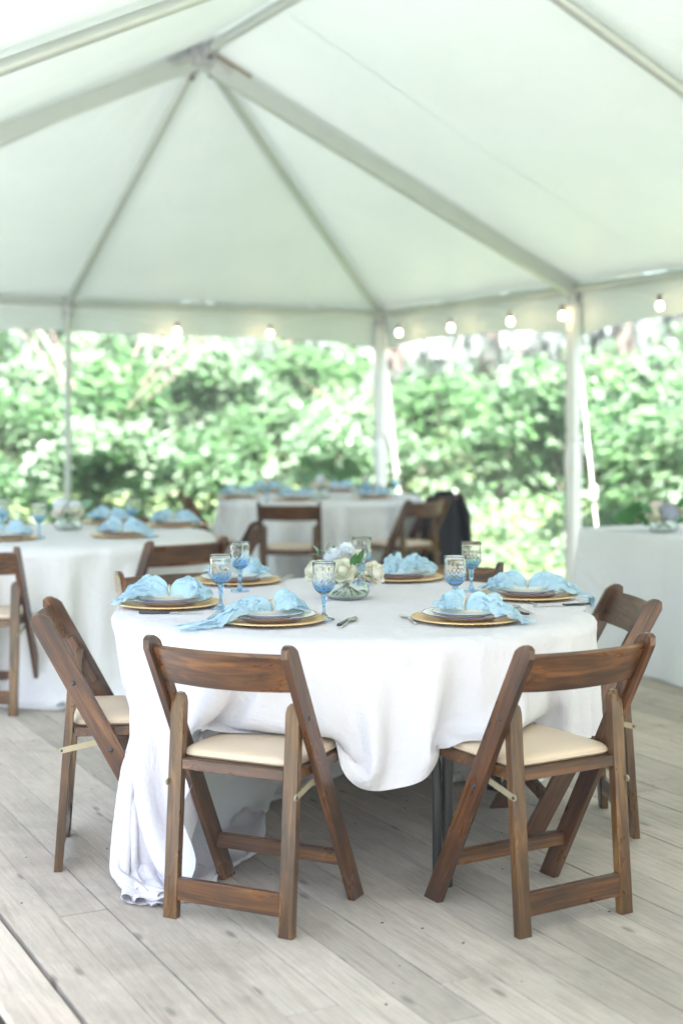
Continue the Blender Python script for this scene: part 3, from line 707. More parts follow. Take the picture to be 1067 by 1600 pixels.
# ------------------------------------------------------------------ cloth: position based drape solved once at build time
def cloth_sim(center, Rc, off, boxes=(), walls=(), h=.034, steps=95, iters=14, seed=1, bend=.06):
    rng = np.random.default_rng(seed); k = int(Rc / h) + 1; g = np.arange(-k, k + 1) * h; n = len(g)
    X, Y = np.meshgrid(g, g, indexing='ij'); r = np.hypot(X, Y); mask = r <= Rc + h * .45
    sn = mask & (r > Rc - h * .5); f = np.where(sn, Rc / np.maximum(r, 1e-6), 1.0); X, Y = X * f, Y * f
    rest = np.stack([X, Y], -1)
    P = np.zeros((n, n, 3)); P[..., 0] = X + off[0] + center[0]; P[..., 1] = Y + off[1] + center[1]; P[..., 2] = ZT + .003
    tc = np.hypot(P[..., 0] - center[0], P[..., 1] - center[1])
    pin = (tc < R - .03)
    nz = sum(a * np.sin(P[..., 0] * fx + p1) * np.sin(P[..., 1] * fy + p2) for a, fx, fy, p1, p2 in
             [(rng.uniform(.004, .012), rng.uniform(5, 16), rng.uniform(5, 16), rng.uniform(0, 6), rng.uniform(0, 6)) for _ in range(10)])
    P[..., 2] = np.where(tc > R, P[..., 2] + nz - (tc - R) * .35, P[..., 2])
    wt = np.where(mask & ~pin, 1.0, 0.0)
    prev = P.copy(); dt = 1 / 42.
    cons = []
    def add(di, dj, stiff, s2):
        a0 = (slice(max(0, -di), n - max(0, di)), slice(max(0, -dj), n - max(0, dj)))
        for o in range(2):
            # colour along the dominant direction
            if di: ia = slice(a0[0].start + o * s2, a0[0].stop, None)
            idx = np.zeros((n, n), bool); I, J = np.indices((n, n))
            val = mask.copy(); A = np.zeros((n, n), bool)
            A[a0] = True
            B = np.zeros((n, n), bool); B[a0] = mask[a0] & mask[(slice(a0[0].start + di, a0[0].stop + di), slice(a0[1].start + dj, a0[1].stop + dj))]
            col = ((I // abs(di)) if di else (J // abs(dj))) % 2 == o
            sel = np.argwhere(B & col); ia = sel[:, 0] * n + sel[:, 1]; ib = (sel[:, 0] + di) * n + sel[:, 1] + dj
            rr = rest.reshape(-1, 2); L = np.linalg.norm(rr[ia] - rr[ib], axis=1)
            w1, w2 = wt.reshape(-1)[ia], wt.reshape(-1)[ib]; ok = (w1 + w2) > 0
            ia, ib, L, w1, w2 = ia[ok], ib[ok], L[ok], w1[ok], w2[ok]
            cons.append((ia, ib, L, (w1 / (w1 + w2))[:, None] * stiff, (w2 / (w1 + w2))[:, None] * stiff))
    add(1, 0, 1., 1); add(0, 1, 1., 1); add(1, 1, .55, 1); add(1, -1, .55, 1); add(2, 0, bend, 2); add(0, 2, bend, 2)
    fl = wt.reshape(-1) > 0
    def collide(Q):
        x, y, z = Q[:, 0], Q[:, 1], Q[:, 2]
        low = z < .006; Q[low & fl, 2] = .006
        dx, dy = x - center[0], y - center[1]; rr = np.hypot(dx, dy) + 1e-9
        ins = (rr < R + .004) & (z > ZT - .045) & fl
        up = ins & (z > ZT - .012) & (rr < R - .012); Q[up, 2] = np.maximum(Q[up, 2], ZT + .003)
        sd = ins & ~up & (z < ZT + .002) ; fct = (R + .004) / rr[sd]; Q[sd, 0] = center[0] + dx[sd] * fct; Q[sd, 1] = center[1] + dy[sd] * fct
        for (ox, oy, fx, fy, hx, y0, y1, zt, zb) in boxes:
            lx = (Q[:, 0] - ox) * fy - (Q[:, 1] - oy) * fx; ly = (Q[:, 0] - ox) * fx + (Q[:, 1] - oy) * fy
            q = (abs(lx) < hx) & (ly > y0) & (ly < y1) & (Q[:, 2] < zt) & (Q[:, 2] > zb) & fl; Q[q, 2] = zt
        for (ox, oy, fx, fy, hx, y0, y1, zt) in walls:    # keep the cloth on the table side of a chair
            lx = (Q[:, 0] - ox) * fy - (Q[:, 1] - oy) * fx; ly = (Q[:, 0] - ox) * fx + (Q[:, 1] - oy) * fy
            q = (abs(lx) < hx) & (ly > y0) & (ly < y1) & (Q[:, 2] < zt) & fl
            d = y1 - ly[q]; Q[q, 0] += fx * d; Q[q, 1] += fy * d
    Q = P.reshape(-1, 3).copy(); Pv = Q.copy()
    for st in range(steps):
        v = (Q - Pv) * (.985 if st < steps * .55 else .90); sp = np.linalg.norm(v, axis=1, keepdims=True); v *= np.minimum(1, .06 / np.maximum(sp, 1e-9))
        onf = Q[:, 2] < .012; v[onf, :2] *= .3
        for bx in boxes:
            onb = abs(Q[:, 2] - bx[7]) < .004; v[onb, :2] *= .3
        Pv = Q.copy(); Q = Q + v * fl[:, None]; Q[fl, 2] -= 9.8 * dt * dt
        for it in range(iters):
            for (ia, ib, L, w1, w2) in cons:
                d = Q[ib] - Q[ia]; ln = np.sqrt((d * d).sum(1)) + 1e-9; c = ((ln - L) / ln)[:, None] * d
                Q[ia] += c * w1; Q[ib] -= c * w2
            if it % 3 == 2 or it == iters - 1: collide(Q)
    idx = -np.ones(n * n, int); vid = np.argwhere(mask.reshape(-1))[:, 0]; idx[vid] = np.arange(len(vid))
    I, J = np.meshgrid(np.arange(n - 1), np.arange(n - 1), indexing='ij'); a = (I * n + J).reshape(-1)
    q = np.stack([a, a + n, a + n + 1, a + 1], -1); m4 = mask.reshape(-1)[q]
    Fc = [tuple(idx[f]) for f, mm in zip(q, m4) if mm.all()] + [tuple(idx[f[mm]]) for f, mm in zip(q, m4) if mm.sum() == 3]
    return Q[vid], Fc
def cloth_obj(name, Q, Fc, c, m, hem=True):
    V = Q - np.array([c[0], c[1], 0]); o = build(name, V, Fc, m, smooth=True, loc=(c[0], c[1], 0))
    sb = o.modifiers.new('smooth', 'SUBSURF'); sb.levels = 1; sb.render_levels = 1; return o
def bx(c, zt=.482, y0=.045, y1=.44, hx=.20): 
    _, m_, f = c; return (m_.x, m_.y, f.x, f.y, hx, y0, y1, zt, zt - .10)
fl_ = cL[0].rotation_euler.z; fL = Vector((-math.sin(fl_), math.cos(fl_))); fr_ = cR[0].rotation_euler.z; fR = Vector((-math.sin(fr_), math.cos(fr_)))
walls = [(cL[1].x, cL[1].y, fL.x, fL.y, .24, -.3, .22, .5), (cL[1].x, cL[1].y, fL.x, fL.y, .24, -.3, .12, .85),
         (cR[1].x, cR[1].y, fR.x, fR.y, .24, -.3, .20, .85), (-.66, 5.66, .50, -.87, .24, -.3, .2, .85), (.44, 5.98, -.38, -.92, .24, -.3, .2, .85)]
walls.append((-1.4, 5.30, 1, 0, .50, -.6, .52, .35)); walls.append((-.57, 4.74, -.10, -.995, .10, 0.0, .352, .40))
for c_ in (cFL, cFR):
    walls.append((c_[1].x, c_[1].y, c_[2].x, c_[2].y, .23, -.3, .06, .9))
Q, Fc = cloth_sim((T1.x, T1.y), 1.60, (-.31, .33), [bx(cFL), bx(cFR)], walls, h=.030, steps=100, iters=15, seed=4, bend=.05)
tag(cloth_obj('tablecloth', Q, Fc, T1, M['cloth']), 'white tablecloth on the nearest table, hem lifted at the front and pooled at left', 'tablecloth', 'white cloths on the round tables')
Q, Fc = cloth_sim((T2.x, T2.y), 1.58, (.03, -.02), h=.042, steps=85, iters=12, seed=9)
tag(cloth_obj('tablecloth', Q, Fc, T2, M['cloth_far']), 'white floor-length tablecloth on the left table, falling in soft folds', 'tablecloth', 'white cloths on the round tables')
Q3 = Q - np.array([T2.x, T2.y, 0]); ca, sa = math.cos(2.1), math.sin(2.1)
Q3 = np.stack([Q3[:, 0] * ca - Q3[:, 1] * sa + T3.x, Q3[:, 0] * sa + Q3[:, 1] * ca + T3.y, Q3[:, 2]], -1)
tag(cloth_obj('tablecloth', Q3, Fc, T3, M['cloth_far']), 'white floor-length tablecloth on the far table nearest the bushes', 'tablecloth', 'white cloths on the round tables')

# ------------------------------------------------------------------ place settings
ZC = ZT + .004
SC = 56
def charger_mod(r, z, a):
    if r > .12: k = (r - .12) / .055; return r * (1 + .008 * k * math.cos(SC * a)), z + .0016 * k * math.cos(SC * a)
    return r, z
def plate_set(prefix_loc, label_pos, tbl, rot, hi=True):
    n = 144 if hi else 72
    pr_ = [(.0001, .001), (.095, .001), (.11, .004), (.125, .010), (.150, .013), (.168, .014), (.1745, .013), (.1748, .0105), (.168, .0105), (.150, .0095), (.125, .0055), (.112, 0), (.0001, 0)][::-1]
    key = ('ch', hi)
    if key not in SH:
        V, Fc = lathe_data(pr_, n, charger_mod); me = bpy.data.meshes.new('charger'); me.from_pydata(V, [], Fc); me.materials.append(M['gold']); me.polygons.foreach_set('use_smooth', [True] * len(Fc)); SH[key] = me
        for nm, R_, z0, h_ in (('dinner_plate', .142, .0, .020), ('side_plate', .106, .0, .016)):
            s = R_ / .142
            p = [(.0001, .004), (.075 * s, .004), (.092 * s, .007), (.105 * s, h_ - .005), (.128 * s, h_ - .001), (.1385 * s, h_), (.1418 * s, h_ - .0005), (.142 * s, h_ - .002), (.139 * s, h_ - .003), (.128 * s, h_ - .005), (.107 * s, h_ - .010), (.09 * s, .001), (.075 * s, 0), (.0001, 0)]
            V, Fc = lathe_data(p[:6], 64); b_ = bpy.data.meshes.new(nm); 
            V2, F2 = lathe_data(p[7:], 64, (lambda r, z, a, s=s: (r * (1 + (.008 * math.cos(28 * a) if r > .11 * s and r < .135 * s else 0)), z)))  # ripple shaped to imitate the charger's scallops reflected underneath
            o_ = len(V); V = V + V2; F_ = Fc + [tuple(i + o_ for i in f) for f in F2]
            b_.from_pydata(V, [], F_); b_.materials.append(M['china']); b_.materials.append(M['china_under']); b_.polygons.foreach_set('use_smooth', [True] * len(F_))
            mi = [0] * len(Fc) + [1] * len(F2); b_.polygons.foreach_set('material_index', mi); SH[(nm, hi)] = b_
            V, Fc = lathe_data([(.1402 * s, h_ - .0004), (.1408 * s, h_ + .0004), (.1420 * s, h_ + .0002), (.1425 * s, h_ - .0006), (.1424 * s, h_ - .0014), (.1415 * s, h_ - .0018)], 64)
            rm = bpy.data.meshes.new('rim'); rm.from_pydata(V, [], Fc); rm.materials.append(M['navy']); rm.polygons.foreach_set('use_smooth', [True] * len(Fc)); SH[(nm + 'rim', hi)] = rm
    q = Vector((prefix_loc[0], prefix_loc[1], ZC))
    c = link('charger_plate', SH[key], None, q, (0, 0, rot)); tag(c, 'scalloped gold charger plate ' + label_pos, 'charger plate', 'gold charger plates')
    d = link('dinner_plate', SH[('dinner_plate', hi)], None, q + Vector((.002, 0, .0065))); tag(d, 'white dinner plate with navy rim ' + label_pos, 'plate', 'navy-rimmed dinner plates')
    link('rim', SH[('dinner_platerim', hi)], d)
    s = link('side_plate', SH[('side_plate', hi)], None, q + Vector((-.003, .002, .0140))); tag(s, 'small plate atop the dinner plate ' + label_pos, 'plate', 'navy-rimmed side plates')
    link('rim', SH[('side_platerim', hi)], s)
SH = {}
def lobe(V, Fc, L, Wd, Hh, ang, rng, trail=0.0, nu=30, nv=44, zs=.036, ctr=(0, 0), layer=0):
    """one puffed, gathered half of a napkin from the ring outward; local x is outward"""
    b0 = len(V); ph = [rng.uniform(0, 6.28) for _ in range(8)]; ca, sa = math.cos(ang), math.sin(ang); off = Vector((rng.uniform(0, 50), rng.uniform(0, 50), 0))
    kf = rng.choice([4, 5, 6])
    for i in range(nu + 1):
        u = i / nu; wu = .010 + (Wd - .010) * min(1, (u * 1.7)) ** .75 * (1 - .25 * max(0, u - .6))
        hu = .012 + Hh * math.sin(PI * min(1, u * 1.02) ** .8) ** .7 * (1 - .75 * u * u) 
        for j in range(nv + 1):
            v = -1 + 2 * j / nv; fold = math.sin(kf * PI * v * .5 + ph[0] + 1.5 * u) * .5 + math.sin((kf + 3) * PI * v * .5 + ph[1] - 2 * u) * .3
            nz_ = noise.noise(Vector((u * 4.5, v * 3.2, layer * 7.0)) + off); nz2 = noise.noise(Vector((u * 11, v * 8, layer * 3.0)) + off)
            rid = 1 - abs(noise.noise(Vector((u * 6.5, v * 4.6, layer * 5.0)) + off)) * 2.6; rid2 = 1 - abs(noise.noise(Vector((u * 13, v * 10, layer * 9.0)) + off)) * 2.6
            x = L * u * (1 - .12 * v * v * (1 if u > .5 else u * 2)) + L * .10 * nz_ * u; y = wu * (v + .22 * math.sin(kf * PI * v + ph[2]) * u) + .026 * nz2 * u + .02 * nz_ * u
            dome = max(0, 1 - v * v) ** .5; z = hu * (dome * (.72 + .35 * fold * (1 - .3 * u)) + .10) * (1 - .28 * layer) + .016 * nz_ * min(1, u * 2) + (.008 * rid + .002 * rid2) * min(1, u * 3)
            zz = zs + max(z, .0015 + .002 * layer)
            X, Y = x * ca - y * sa + ctr[0], x * sa + y * ca + ctr[1]
            V.append(Vector((X, Y, zz)))
    for i in range(nu):
        for j in range(nv):
            a = b0 + i * (nv + 1) + j; Fc.append((a, a + nv + 1, a + nv + 2, a + 1))
def settle(V, edge=None):
    """let everything that reaches past the plates sink onto the charger or the cloth"""
    out = []
    for p in V:
        r = math.hypot(p.x, p.y); base = .036
        def prof(r):
            if r < .10: return .034
            if r < .142: return .034 - (r - .10) / .042 * .008
            if r < .178: return .026 - (r - .142) / .036 * .011
            if r < .20: return .015 - (r - .178) / .022 * .013
            return .002
        dz = p.z - .036; z = max(prof(r), 0) + max(dz, .001) * (1 if r < .12 else max(.45, 1 - (r - .12) * 4))
        q = Vector((p.x, p.y, z))
        if edge is not None:      # falls over the table edge
            dx, dy = p.x + edge[0], p.y + edge[1]; rr = math.hypot(dx, dy)
            if rr > R + .006: ex = rr - R - .006; k = (R + .008 + .004 * math.sin(ex * 60)) / rr; q = Vector((dx * k - edge[0], dy * k - edge[1], z - ex * .95))
        out.append(q)
    return out
def napkin(loc, seed, angA, angB, LA, LB, WA, WB, HA, HB, label, tblc=None, trailB=None):
    rng = random.Random(seed); V, Fc = [], []
    c = Vector((loc[0], loc[1], ZC))
    cx_, cy_ = 0, 0
    for (ang, L, Wd, Hh) in ((angA, LA, WA, HA), (angB, LB, WB, HB)):
        for ly in (0, 1, 2): lobe(V, Fc, L * (1 - .12 * ly), Wd * (1 - .1 * ly), Hh * (1 - .12 * ly), ang + (ly - 1) * rng.uniform(.05, .16), rng, layer=ly)
    if trailB:        # longer flat tails of the cloth
        for (ang, L, Wd) in trailB: lobe(V, Fc, L, Wd, .022, ang, rng, layer=1, nu=36, nv=30)
    edge = None if tblc is None else (loc[0] - tblc.x, loc[1] - tblc.y)
    V = settle(V, edge)
    o = build('napkin', V, Fc, M['napkin'], smooth=True, loc=c); tag(o, label, 'napkin', 'pale blue chiffon napkins')
    ca = [Vector((math.cos(t) * .0, math.sin(t) * .020, math.cos(t) * .018 + .052)) for t in np.linspace(0, 2 * PI, 17)]
    am = (angA + angB + PI) / 2
    rz = angA
    pts = [Matrix.Rotation(rz, 3, 'Z') @ p for p in ca]
    V, Fc = tube_data(pts, .0028, 6); build('napkin_ring', V, Fc, M['gold'], o, smooth=True)
    return o
def P(px, py): v_ = at(px, py, ZT + .008); return (v_.x, v_.y)
settings1 = [
    (P(728, 967), 'at the front right of the nearest table', .3), (P(424, 969), 'at the front left of the nearest table', .1),
    (P(265, 944), 'at the left edge of the nearest table', .5), (P(369, 908), 'behind the two goblets at left rear', .2),
    (P(624, 903), 'just right of the centrepiece at the far side', .7), (P(824, 931), 'at the right edge of the nearest table', .9)]
for (q, lb, rt) in settings1: plate_set(q, lb, 1, rt)
s = [x[0] for x in settings1]
# args: seed, angle A, angle B, lengths, half-widths, heights
napkin(s[0], 11, rad(150), rad(-18), .10, .15, .055, .055, .055, .045, 'blue napkin through a gold ring at the front right, tail spilling off the plate', T1, [(rad(-28), .215, .032)])
napkin(s[1], 12, rad(28), rad(200), .12, .15, .060, .055, .055, .035, 'blue napkin at the front left whose tail slides over the table edge', T1, [(rad(212), .33, .055), (rad(205), .27, .04)])
napkin(s[2], 13, rad(5), rad(178), .15, .17, .062, .060, .055, .055, 'puffed blue napkin at the left edge of the nearest table', T1, [(rad(195), .20, .045)])
napkin(s[3], 14, rad(-8), rad(170), .13, .12, .055, .045, .060, .04, 'blue napkin on the plates behind the left pair of goblets', T1)
napkin(s[4], 15, rad(-100), rad(15), .13, .15, .050, .045, .065, .055, 'blue napkin right of the centrepiece with one lobe hanging off the plate', T1)
napkin(s[5], 16, rad(170), rad(0), .17, .19, .055, .055, .050, .050, 'long blue napkin at the right edge of the nearest table', T1, [(rad(-8), .26, .045)])

# goblet
def goblet_meshes():
    n = 96
    def dm(r, z, a):       # diamond cut relief on the bowl, flutes above
        if z > .165: return r, z
        if z > .137: k = min(1, (z - .137) / .01); return r * (1 - .022 * k * abs(math.cos(8 * a))), z
        if .082 < z <= .137:
            k = math.sin(PI * (z - .082) / .055) ** .5; q = abs(math.sin(8 * a + (z - .082) * 190)) + abs(math.sin(8 * a - (z - .082) * 190))
            return r * (1 - .035 * k * (1 - q * .55)), z
        return r, z
    zb = np.linspace(.0815, .137, 22)
    outer = [(.010, .079)] + [(float(.012 + .0255 * math.sin(min(1, (z - .0815) / .034) * PI / 2) ** .8) * (1 - .02 * max(0, (z - .115) / .022)), float(z)) for z in zb] + [(.0358, .145), (.0360, .155), (.0366, .168), (.0372, .1795), (.0366, .182)]
    inner = [(.0352, .1795), (.0345, .165), (.0335, .150), (.0335, .137), (.0338, .12), (.032, .105), (.026, .094), (.014, .0875), (.0001, .086)]
    V, Fc = lathe_data(outer, n, dm); V2, F2 = lathe_data(inner, n); o_ = len(V); V += V2
    Fc += [tuple(i + o_ for i in f) for f in F2]; a = (len(outer) - 1) * n
    Fc += [(a + k, a + (k + 1) % n, o_ + (k + 1) % n, o_ + k) for k in range(n)]
    Fc.append(tuple(range(n))[::-1])
    bowl = (V, Fc)
    def sm(r, z, a): return (r * (1 - .10 * abs(math.cos(3 * a))), z) if z > .014 else (r, z)
    zs_ = [(.0001, .0785), (.0095, .0785), (.0102, .074), (.0088, .066), (.0072, .058), (.0092, .0535), (.0070, .049), (.0052, .040), (.0050, .030), (.0062, .020), (.0105, .014), (.0120, .0105), (.0001, .0100)]
    V, Fc = lathe_data(zs_[::-1], 24, sm); stem = (V, Fc)
    V, Fc = lathe_data([(.0001, 0), (.033, 0), (.0350, .0012), (.0345, .0028), (.026, .0050), (.016, .0078), (.0001, .0098)], 48); foot = (V, Fc)
    return bowl, stem, foot
gb, gs, gf = goblet_meshes()
G0 = None
def goblet(loc, label, hi=True):
    global G0
    if G0 is None:
        G0 = empty('goblet'); build('bowl', *gb, M['goblet'], G0, smooth=True); build('stem', *gs, M['goblet'], G0, smooth=True); build('foot', *gf, M['goblet'], G0, smooth=True); g = G0
    else: g = copy_tree(G0)
    g.location = (loc[0], loc[1], ZC); g.rotation_euler = (0, 0, random.uniform(0, 6)); tag(g, label, 'goblet', 'blue pressed glass goblets'); return g
for (px, py, lb) in ((345, 949, 'nearer blue cut-glass goblet between the two left-hand place settings'), (375, 922, 'blue cut-glass goblet in front of the rear left plates, farther of the pair'),
                     (506, 966, 'blue cut-glass goblet in front of the centrepiece, beside the spoon'), (565, 912, 'blue goblet behind the centrepiece flowers'),
                     (711, 952, 'blue goblet behind the front right napkin'), (736, 922, 'blue goblet standing just left of the right-edge plate')):
    goblet(P(px, py), lb)

# cutlery, laid between two points on the cloth
def cut_frame(p0, p1):
    A, B = Vector((*P(*p0), ZC)), Vector((*P(*p1), ZC)); d = (B - A).normalized(); return A, (B - A).length, math.atan2(d.y, d.x)
def strip(prof, m, name, parent, th=.0018):
    """prof: (x, halfwidth, z) along local x"""
    V = []; Fc = []
    for (x, w, z) in prof: V += [(x, -w, z), (x, -w * .5, z + th), (x, w * .5, z + th), (x, w, z)]
    for i in range(len(prof) - 1):
        for j in range(3): a = i * 4 + j; Fc.append((a, a + 4, a + 5, a + 1))
        a = i * 4; Fc.append((a + 3, a + 7, a + 4, a))
    Fc += [(0, 1, 2, 3), tuple(len(V) - 4 + k for k in (3, 2, 1, 0))]
    return build(name, V, Fc, m, parent, smooth=True)
def fork(p0, p1, label, L=.185):
    """p0 tine tips, p1 handle end; true length is kept"""
    A, l_, a = cut_frame(p0, p1); o = empty('fork', A, a); tag(o, label, 'fork', 'steel forks')
    strip([(.055, .0035, .006), (.07, .0028, .008), (.10, .0032, .005), (.15, .005, .003), (L, .0065, .003)], M['steel'], 'handle', o)
    V = []; Fc = []
    for k in range(4):
        y = (k - 1.5) * .0055; b0 = len(V)
        for (x, w, z) in ((0, .0006, .006), (.012, .0012, .002), (.035, .0014, .002), (.042, .0022, .004)):
            V += [(x, y - w, z), (x, y + w, z), (x, y + w, z + .0016), (x, y - w, z + .0016)]
        for i in range(3):
            for j in range(4): Fc.append((b0 + i * 4 + j, b0 + i * 4 + (j + 1) % 4, b0 + i * 4 + 4 + (j + 1) % 4, b0 + i * 4 + 4 + j))
    build('tines', V, Fc, M['steel'], o); strip([(.038, .0105, .003), (.046, .0105, .004), (.054, .006, .006), (.058, .0036, .0065)], M['steel'], 'neck', o); return o
def spoon(p0, p1, label, L=.18):
    A, l_, a = cut_frame(p0, p1); o = empty('spoon', A, a); tag(o, label, 'spoon', 'steel spoons')
    strip([(.048, .003, .006), (.065, .0026, .008), (.10, .0032, .005), (.15, .005, .003), (L, .0065, .003)], M['steel'], 'handle', o)
    V = []; Fc = []; N = 20; rg = [(1, .008), (.97, .0088), (.8, .0045), (.5, .002), (.0001, .001)]
    for (k, z) in rg:
        for i in range(N):
            t = 2 * PI * i / N; V.append((.026 + .027 * k * math.cos(t), .0185 * k * math.sin(t) * (1 - .12 * math.cos(t)), z))
    for j in range(len(rg) - 1):
        for i in range(N): Fc.append((j * N + i, j * N + (i + 1) % N, (j + 1) * N + (i + 1) % N, (j + 1) * N + i))
    build('spoon_bowl', V, Fc, M['steel'], o, smooth=True); return o
def knife(p0, p1, label, L=.21, zoff=0.0):
    """p0 blade tip, p1 handle end"""
    A, l_, a = cut_frame(p0, p1); A.z += zoff; o = empty('table_knife', A, a); tag(o, label, 'knife', 'steel knives, handles coloured as dark reflections')
    strip([(0, .001, .002), (.012, .0065, .002), (.05, .0085, .002), (.105, .008, .003), (.112, .004, .004)], M['steel'], 'blade', o, .0012)
    strip([(.110, .005, .002), (.118, .0068, .001), (.16, .0072, .001), (.20, .0085, .001), (L, .006, .002)], M['handle_reflection'], 'handle', o, .007); return o
fork((628, 961), (673, 987), 'steel fork left of the front right plate')
spoon((800, 947), (866, 969), 'steel spoon right of the front right plate')
knife((778, 950), (853, 971), 'steel knife, handle coloured as a dark reflection, lying across the spoon at the front right', zoff=.006)
fork((347, 953), (303, 978), 'steel fork left of the front left plate')
spoon((553, 967), (512, 991), 'steel spoon right of the front left plate')
knife((556, 962), (503, 990), 'steel knife, handle coloured as a dark reflection, beside the spoon at front centre', zoff=.0)
knife((318, 957), (206, 957), 'steel knife, handle coloured as a dark reflection, below the leftmost plate')
fork((303, 946), (262, 961), 'steel fork resting by the leftmost plate')
fork((455, 899), (425, 912), 'steel fork right of the rear left plate')
fork((682, 903), (712, 913), 'steel fork behind the right-hand goblets')
fork((812, 936), (845, 947), 'steel fork at the front of the right-edge plate')
knife((832, 947), (905, 944), 'steel knife at the front of the right-edge plate')

# ------------------------------------------------------------------ flowers
def petal_mesh(m, w, h, cup, curl, key):
    if key in SH: return SH[key]
    V = []; Fc = []; nu, nv = 5, 5
    for i in range(nu + 1):
        u = i / nu
        for j in range(nv + 1):
            v = -1 + 2 * j / nv; ww = w * math.sin(PI * (.12 + .70 * u)) ** .8
            V.append((v * ww, cup * math.sin(u * 1.9) - cup * .75 * v * v * (1 if u > .2 else u * 5) - curl * max(0, u - .7) ** 2 * -9, h * u - .1 * h * v * v * u))
    Fc = [(i * (nv + 1) + j, (i + 1) * (nv + 1) + j, (i + 1) * (nv + 1) + j + 1, i * (nv + 1) + j + 1) for i in range(nu) for j in range(nv)]
    me = bpy.data.meshes.new('petal'); me.from_pydata(V, [], Fc); me.materials.append(m); me.polygons.foreach_set('use_smooth', [True] * len(Fc)); SH[key] = me; return me
def rose(parent, loc, axis, r, m, seed):
    rr = random.Random(seed)
    V, Fc = lathe_data([(.0001, -.3 * r), (.42 * r, -.15 * r), (.55 * r, .3 * r), (.40 * r, .75 * r), (.12 * r, .9 * r), (.0001, .86 * r)], 14, lambda a_, z, t: (a_ * (1 + .08 * math.sin(3 * t + z * 40)), z))
    o = build('rose', V, Fc, m, parent, smooth=True, loc=loc); o.rotation_euler = Vector(axis).to_track_quat('Z', 'Y').to_euler()
    for li, (cnt, rad_, tilt, hh, zz) in enumerate(((3, .26, .02, .95, 0), (4, .40, .12, .98, -.05), (5, .55, .30, 1.0, -.12), (6, .66, .55, .98, -.2), (6, .72, .85, .9, -.26))):
        for k in range(cnt):
            t = 2 * PI * k / cnt + li * 1.1 + rr.uniform(-.2, .2)
            pmx = petal_mesh(m, r * (.42 + .08 * li), r * 1.05 * hh, r * .28, r * .16 * (li > 2), ('pt', m.name, round(r, 3), li))
            q = link('petal', pmx, o, (math.cos(t) * rad_ * r * .55, math.sin(t) * rad_ * r * .55, zz * r))
            q.rotation_euler = (tilt * -1.0 * -1, 0, t - PI / 2 + PI + PI) ; q.rotation_euler = (Matrix.Rotation(t - PI / 2, 3, 'Z') @ Matrix.Rotation(-tilt, 3, 'X')).to_euler()
    return o
def mum(parent, loc, axis, r, m, seed, name='bloom', cnt=110):
    """dome of many slim petals, too fine to part"""
    rr = random.Random(seed); V = []; Fc = []
    for k in range(cnt):
        z = 1 - (k + .5) / cnt * 1.15; t = k * 2.39996; s_ = math.sqrt(max(0, 1 - z * z)); d = Vector((s_ * math.cos(t), s_ * math.sin(t), z)).normalized()
        side = d.cross(Vector((rr.random(), rr.random(), rr.random() + .1))).normalized(); L = r * rr.uniform(.85, 1.1); w = r * .16; b0 = len(V); up = Vector((0, 0, 1))
        V += [d * L * .35, d * L * .75 + side * w, d * L + up * r * .06, d * L * .75 - side * w]; Fc.append((b0, b0 + 1, b0 + 2, b0 + 3))
    V2, F2 = lathe_data([(.0001, r * .55), (r * .45, r * .4), (r * .6, 0), (r * .3, -.3 * r), (.0001, -.35 * r)], 12); o_ = len(V); V += V2; Fc += [tuple(i + o_ for i in f) for f in F2]
    o = build(name, V, Fc, m, parent, smooth=True, loc=loc); o.rotation_euler = Vector(axis).to_track_quat('Z', 'Y').to_euler(); return o
def hydrangea(parent, loc, r, m, seed, cnt=130):
    rr = random.Random(seed); V = []; Fc = []
    for k in range(cnt):
        z = 1 - (k + .5) / cnt * 1.5; t = k * 2.39996; s_ = math.sqrt(max(0, 1 - z * z)); d = Vector((s_ * math.cos(t), s_ * math.sin(t), z)); c = d * r * rr.uniform(.86, 1.04)
        a1 = d.cross(Vector((.3, .2, .9))).normalized(); a2 = d.cross(a1); ph = rr.uniform(0, 1.5)
        for q in range(4):
            e1 = a1 * math.cos(ph + q * PI / 2) + a2 * math.sin(ph + q * PI / 2); e2 = d.cross(e1); s2 = r * .17; b0 = len(V)
            V += [c, c + e1 * s2 * .7 + e2 * s2 * .5 + d * s2 * .2, c + e1 * s2 * 1.15 + d * s2 * .1, c + e1 * s2 * .7 - e2 * s2 * .5 + d * s2 * .2]; Fc.append((b0, b0 + 1, b0 + 2, b0 + 3))
    V2, F2 = lathe_data([(.0001, r * .85), (r * .6, r * .6), (r * .85, 0), (r * .5, -.6 * r), (.0001, -.7 * r)], 12); o_ = len(V); V += V2; Fc += [tuple(i + o_ for i in f) for f in F2]
    return build('hydrangea', V, Fc, m, parent, loc=loc)
def leaf(parent, loc, d, L, w, m, fold=.25, name='leaf'):
    V = []; Fc = []; n = 7
    for i in range(n + 1):
        u = i / n; ww = w * math.sin(PI * u ** .8) + .0004; z = -.25 * L * u * u
        V += [(-ww, L * u, z + ww * fold), (0, L * u, z), (ww, L * u, z + ww * fold)]
    for i in range(n):
        a = i * 3; Fc += [(a, a + 1, a + 4, a + 3), (a + 1, a + 2, a + 5, a + 4)]
    o = build(name, V, Fc, m, parent, smooth=True, loc=loc); o.rotation_euler = Vector(d).to_track_quat('Y', 'Z').to_euler(); return o
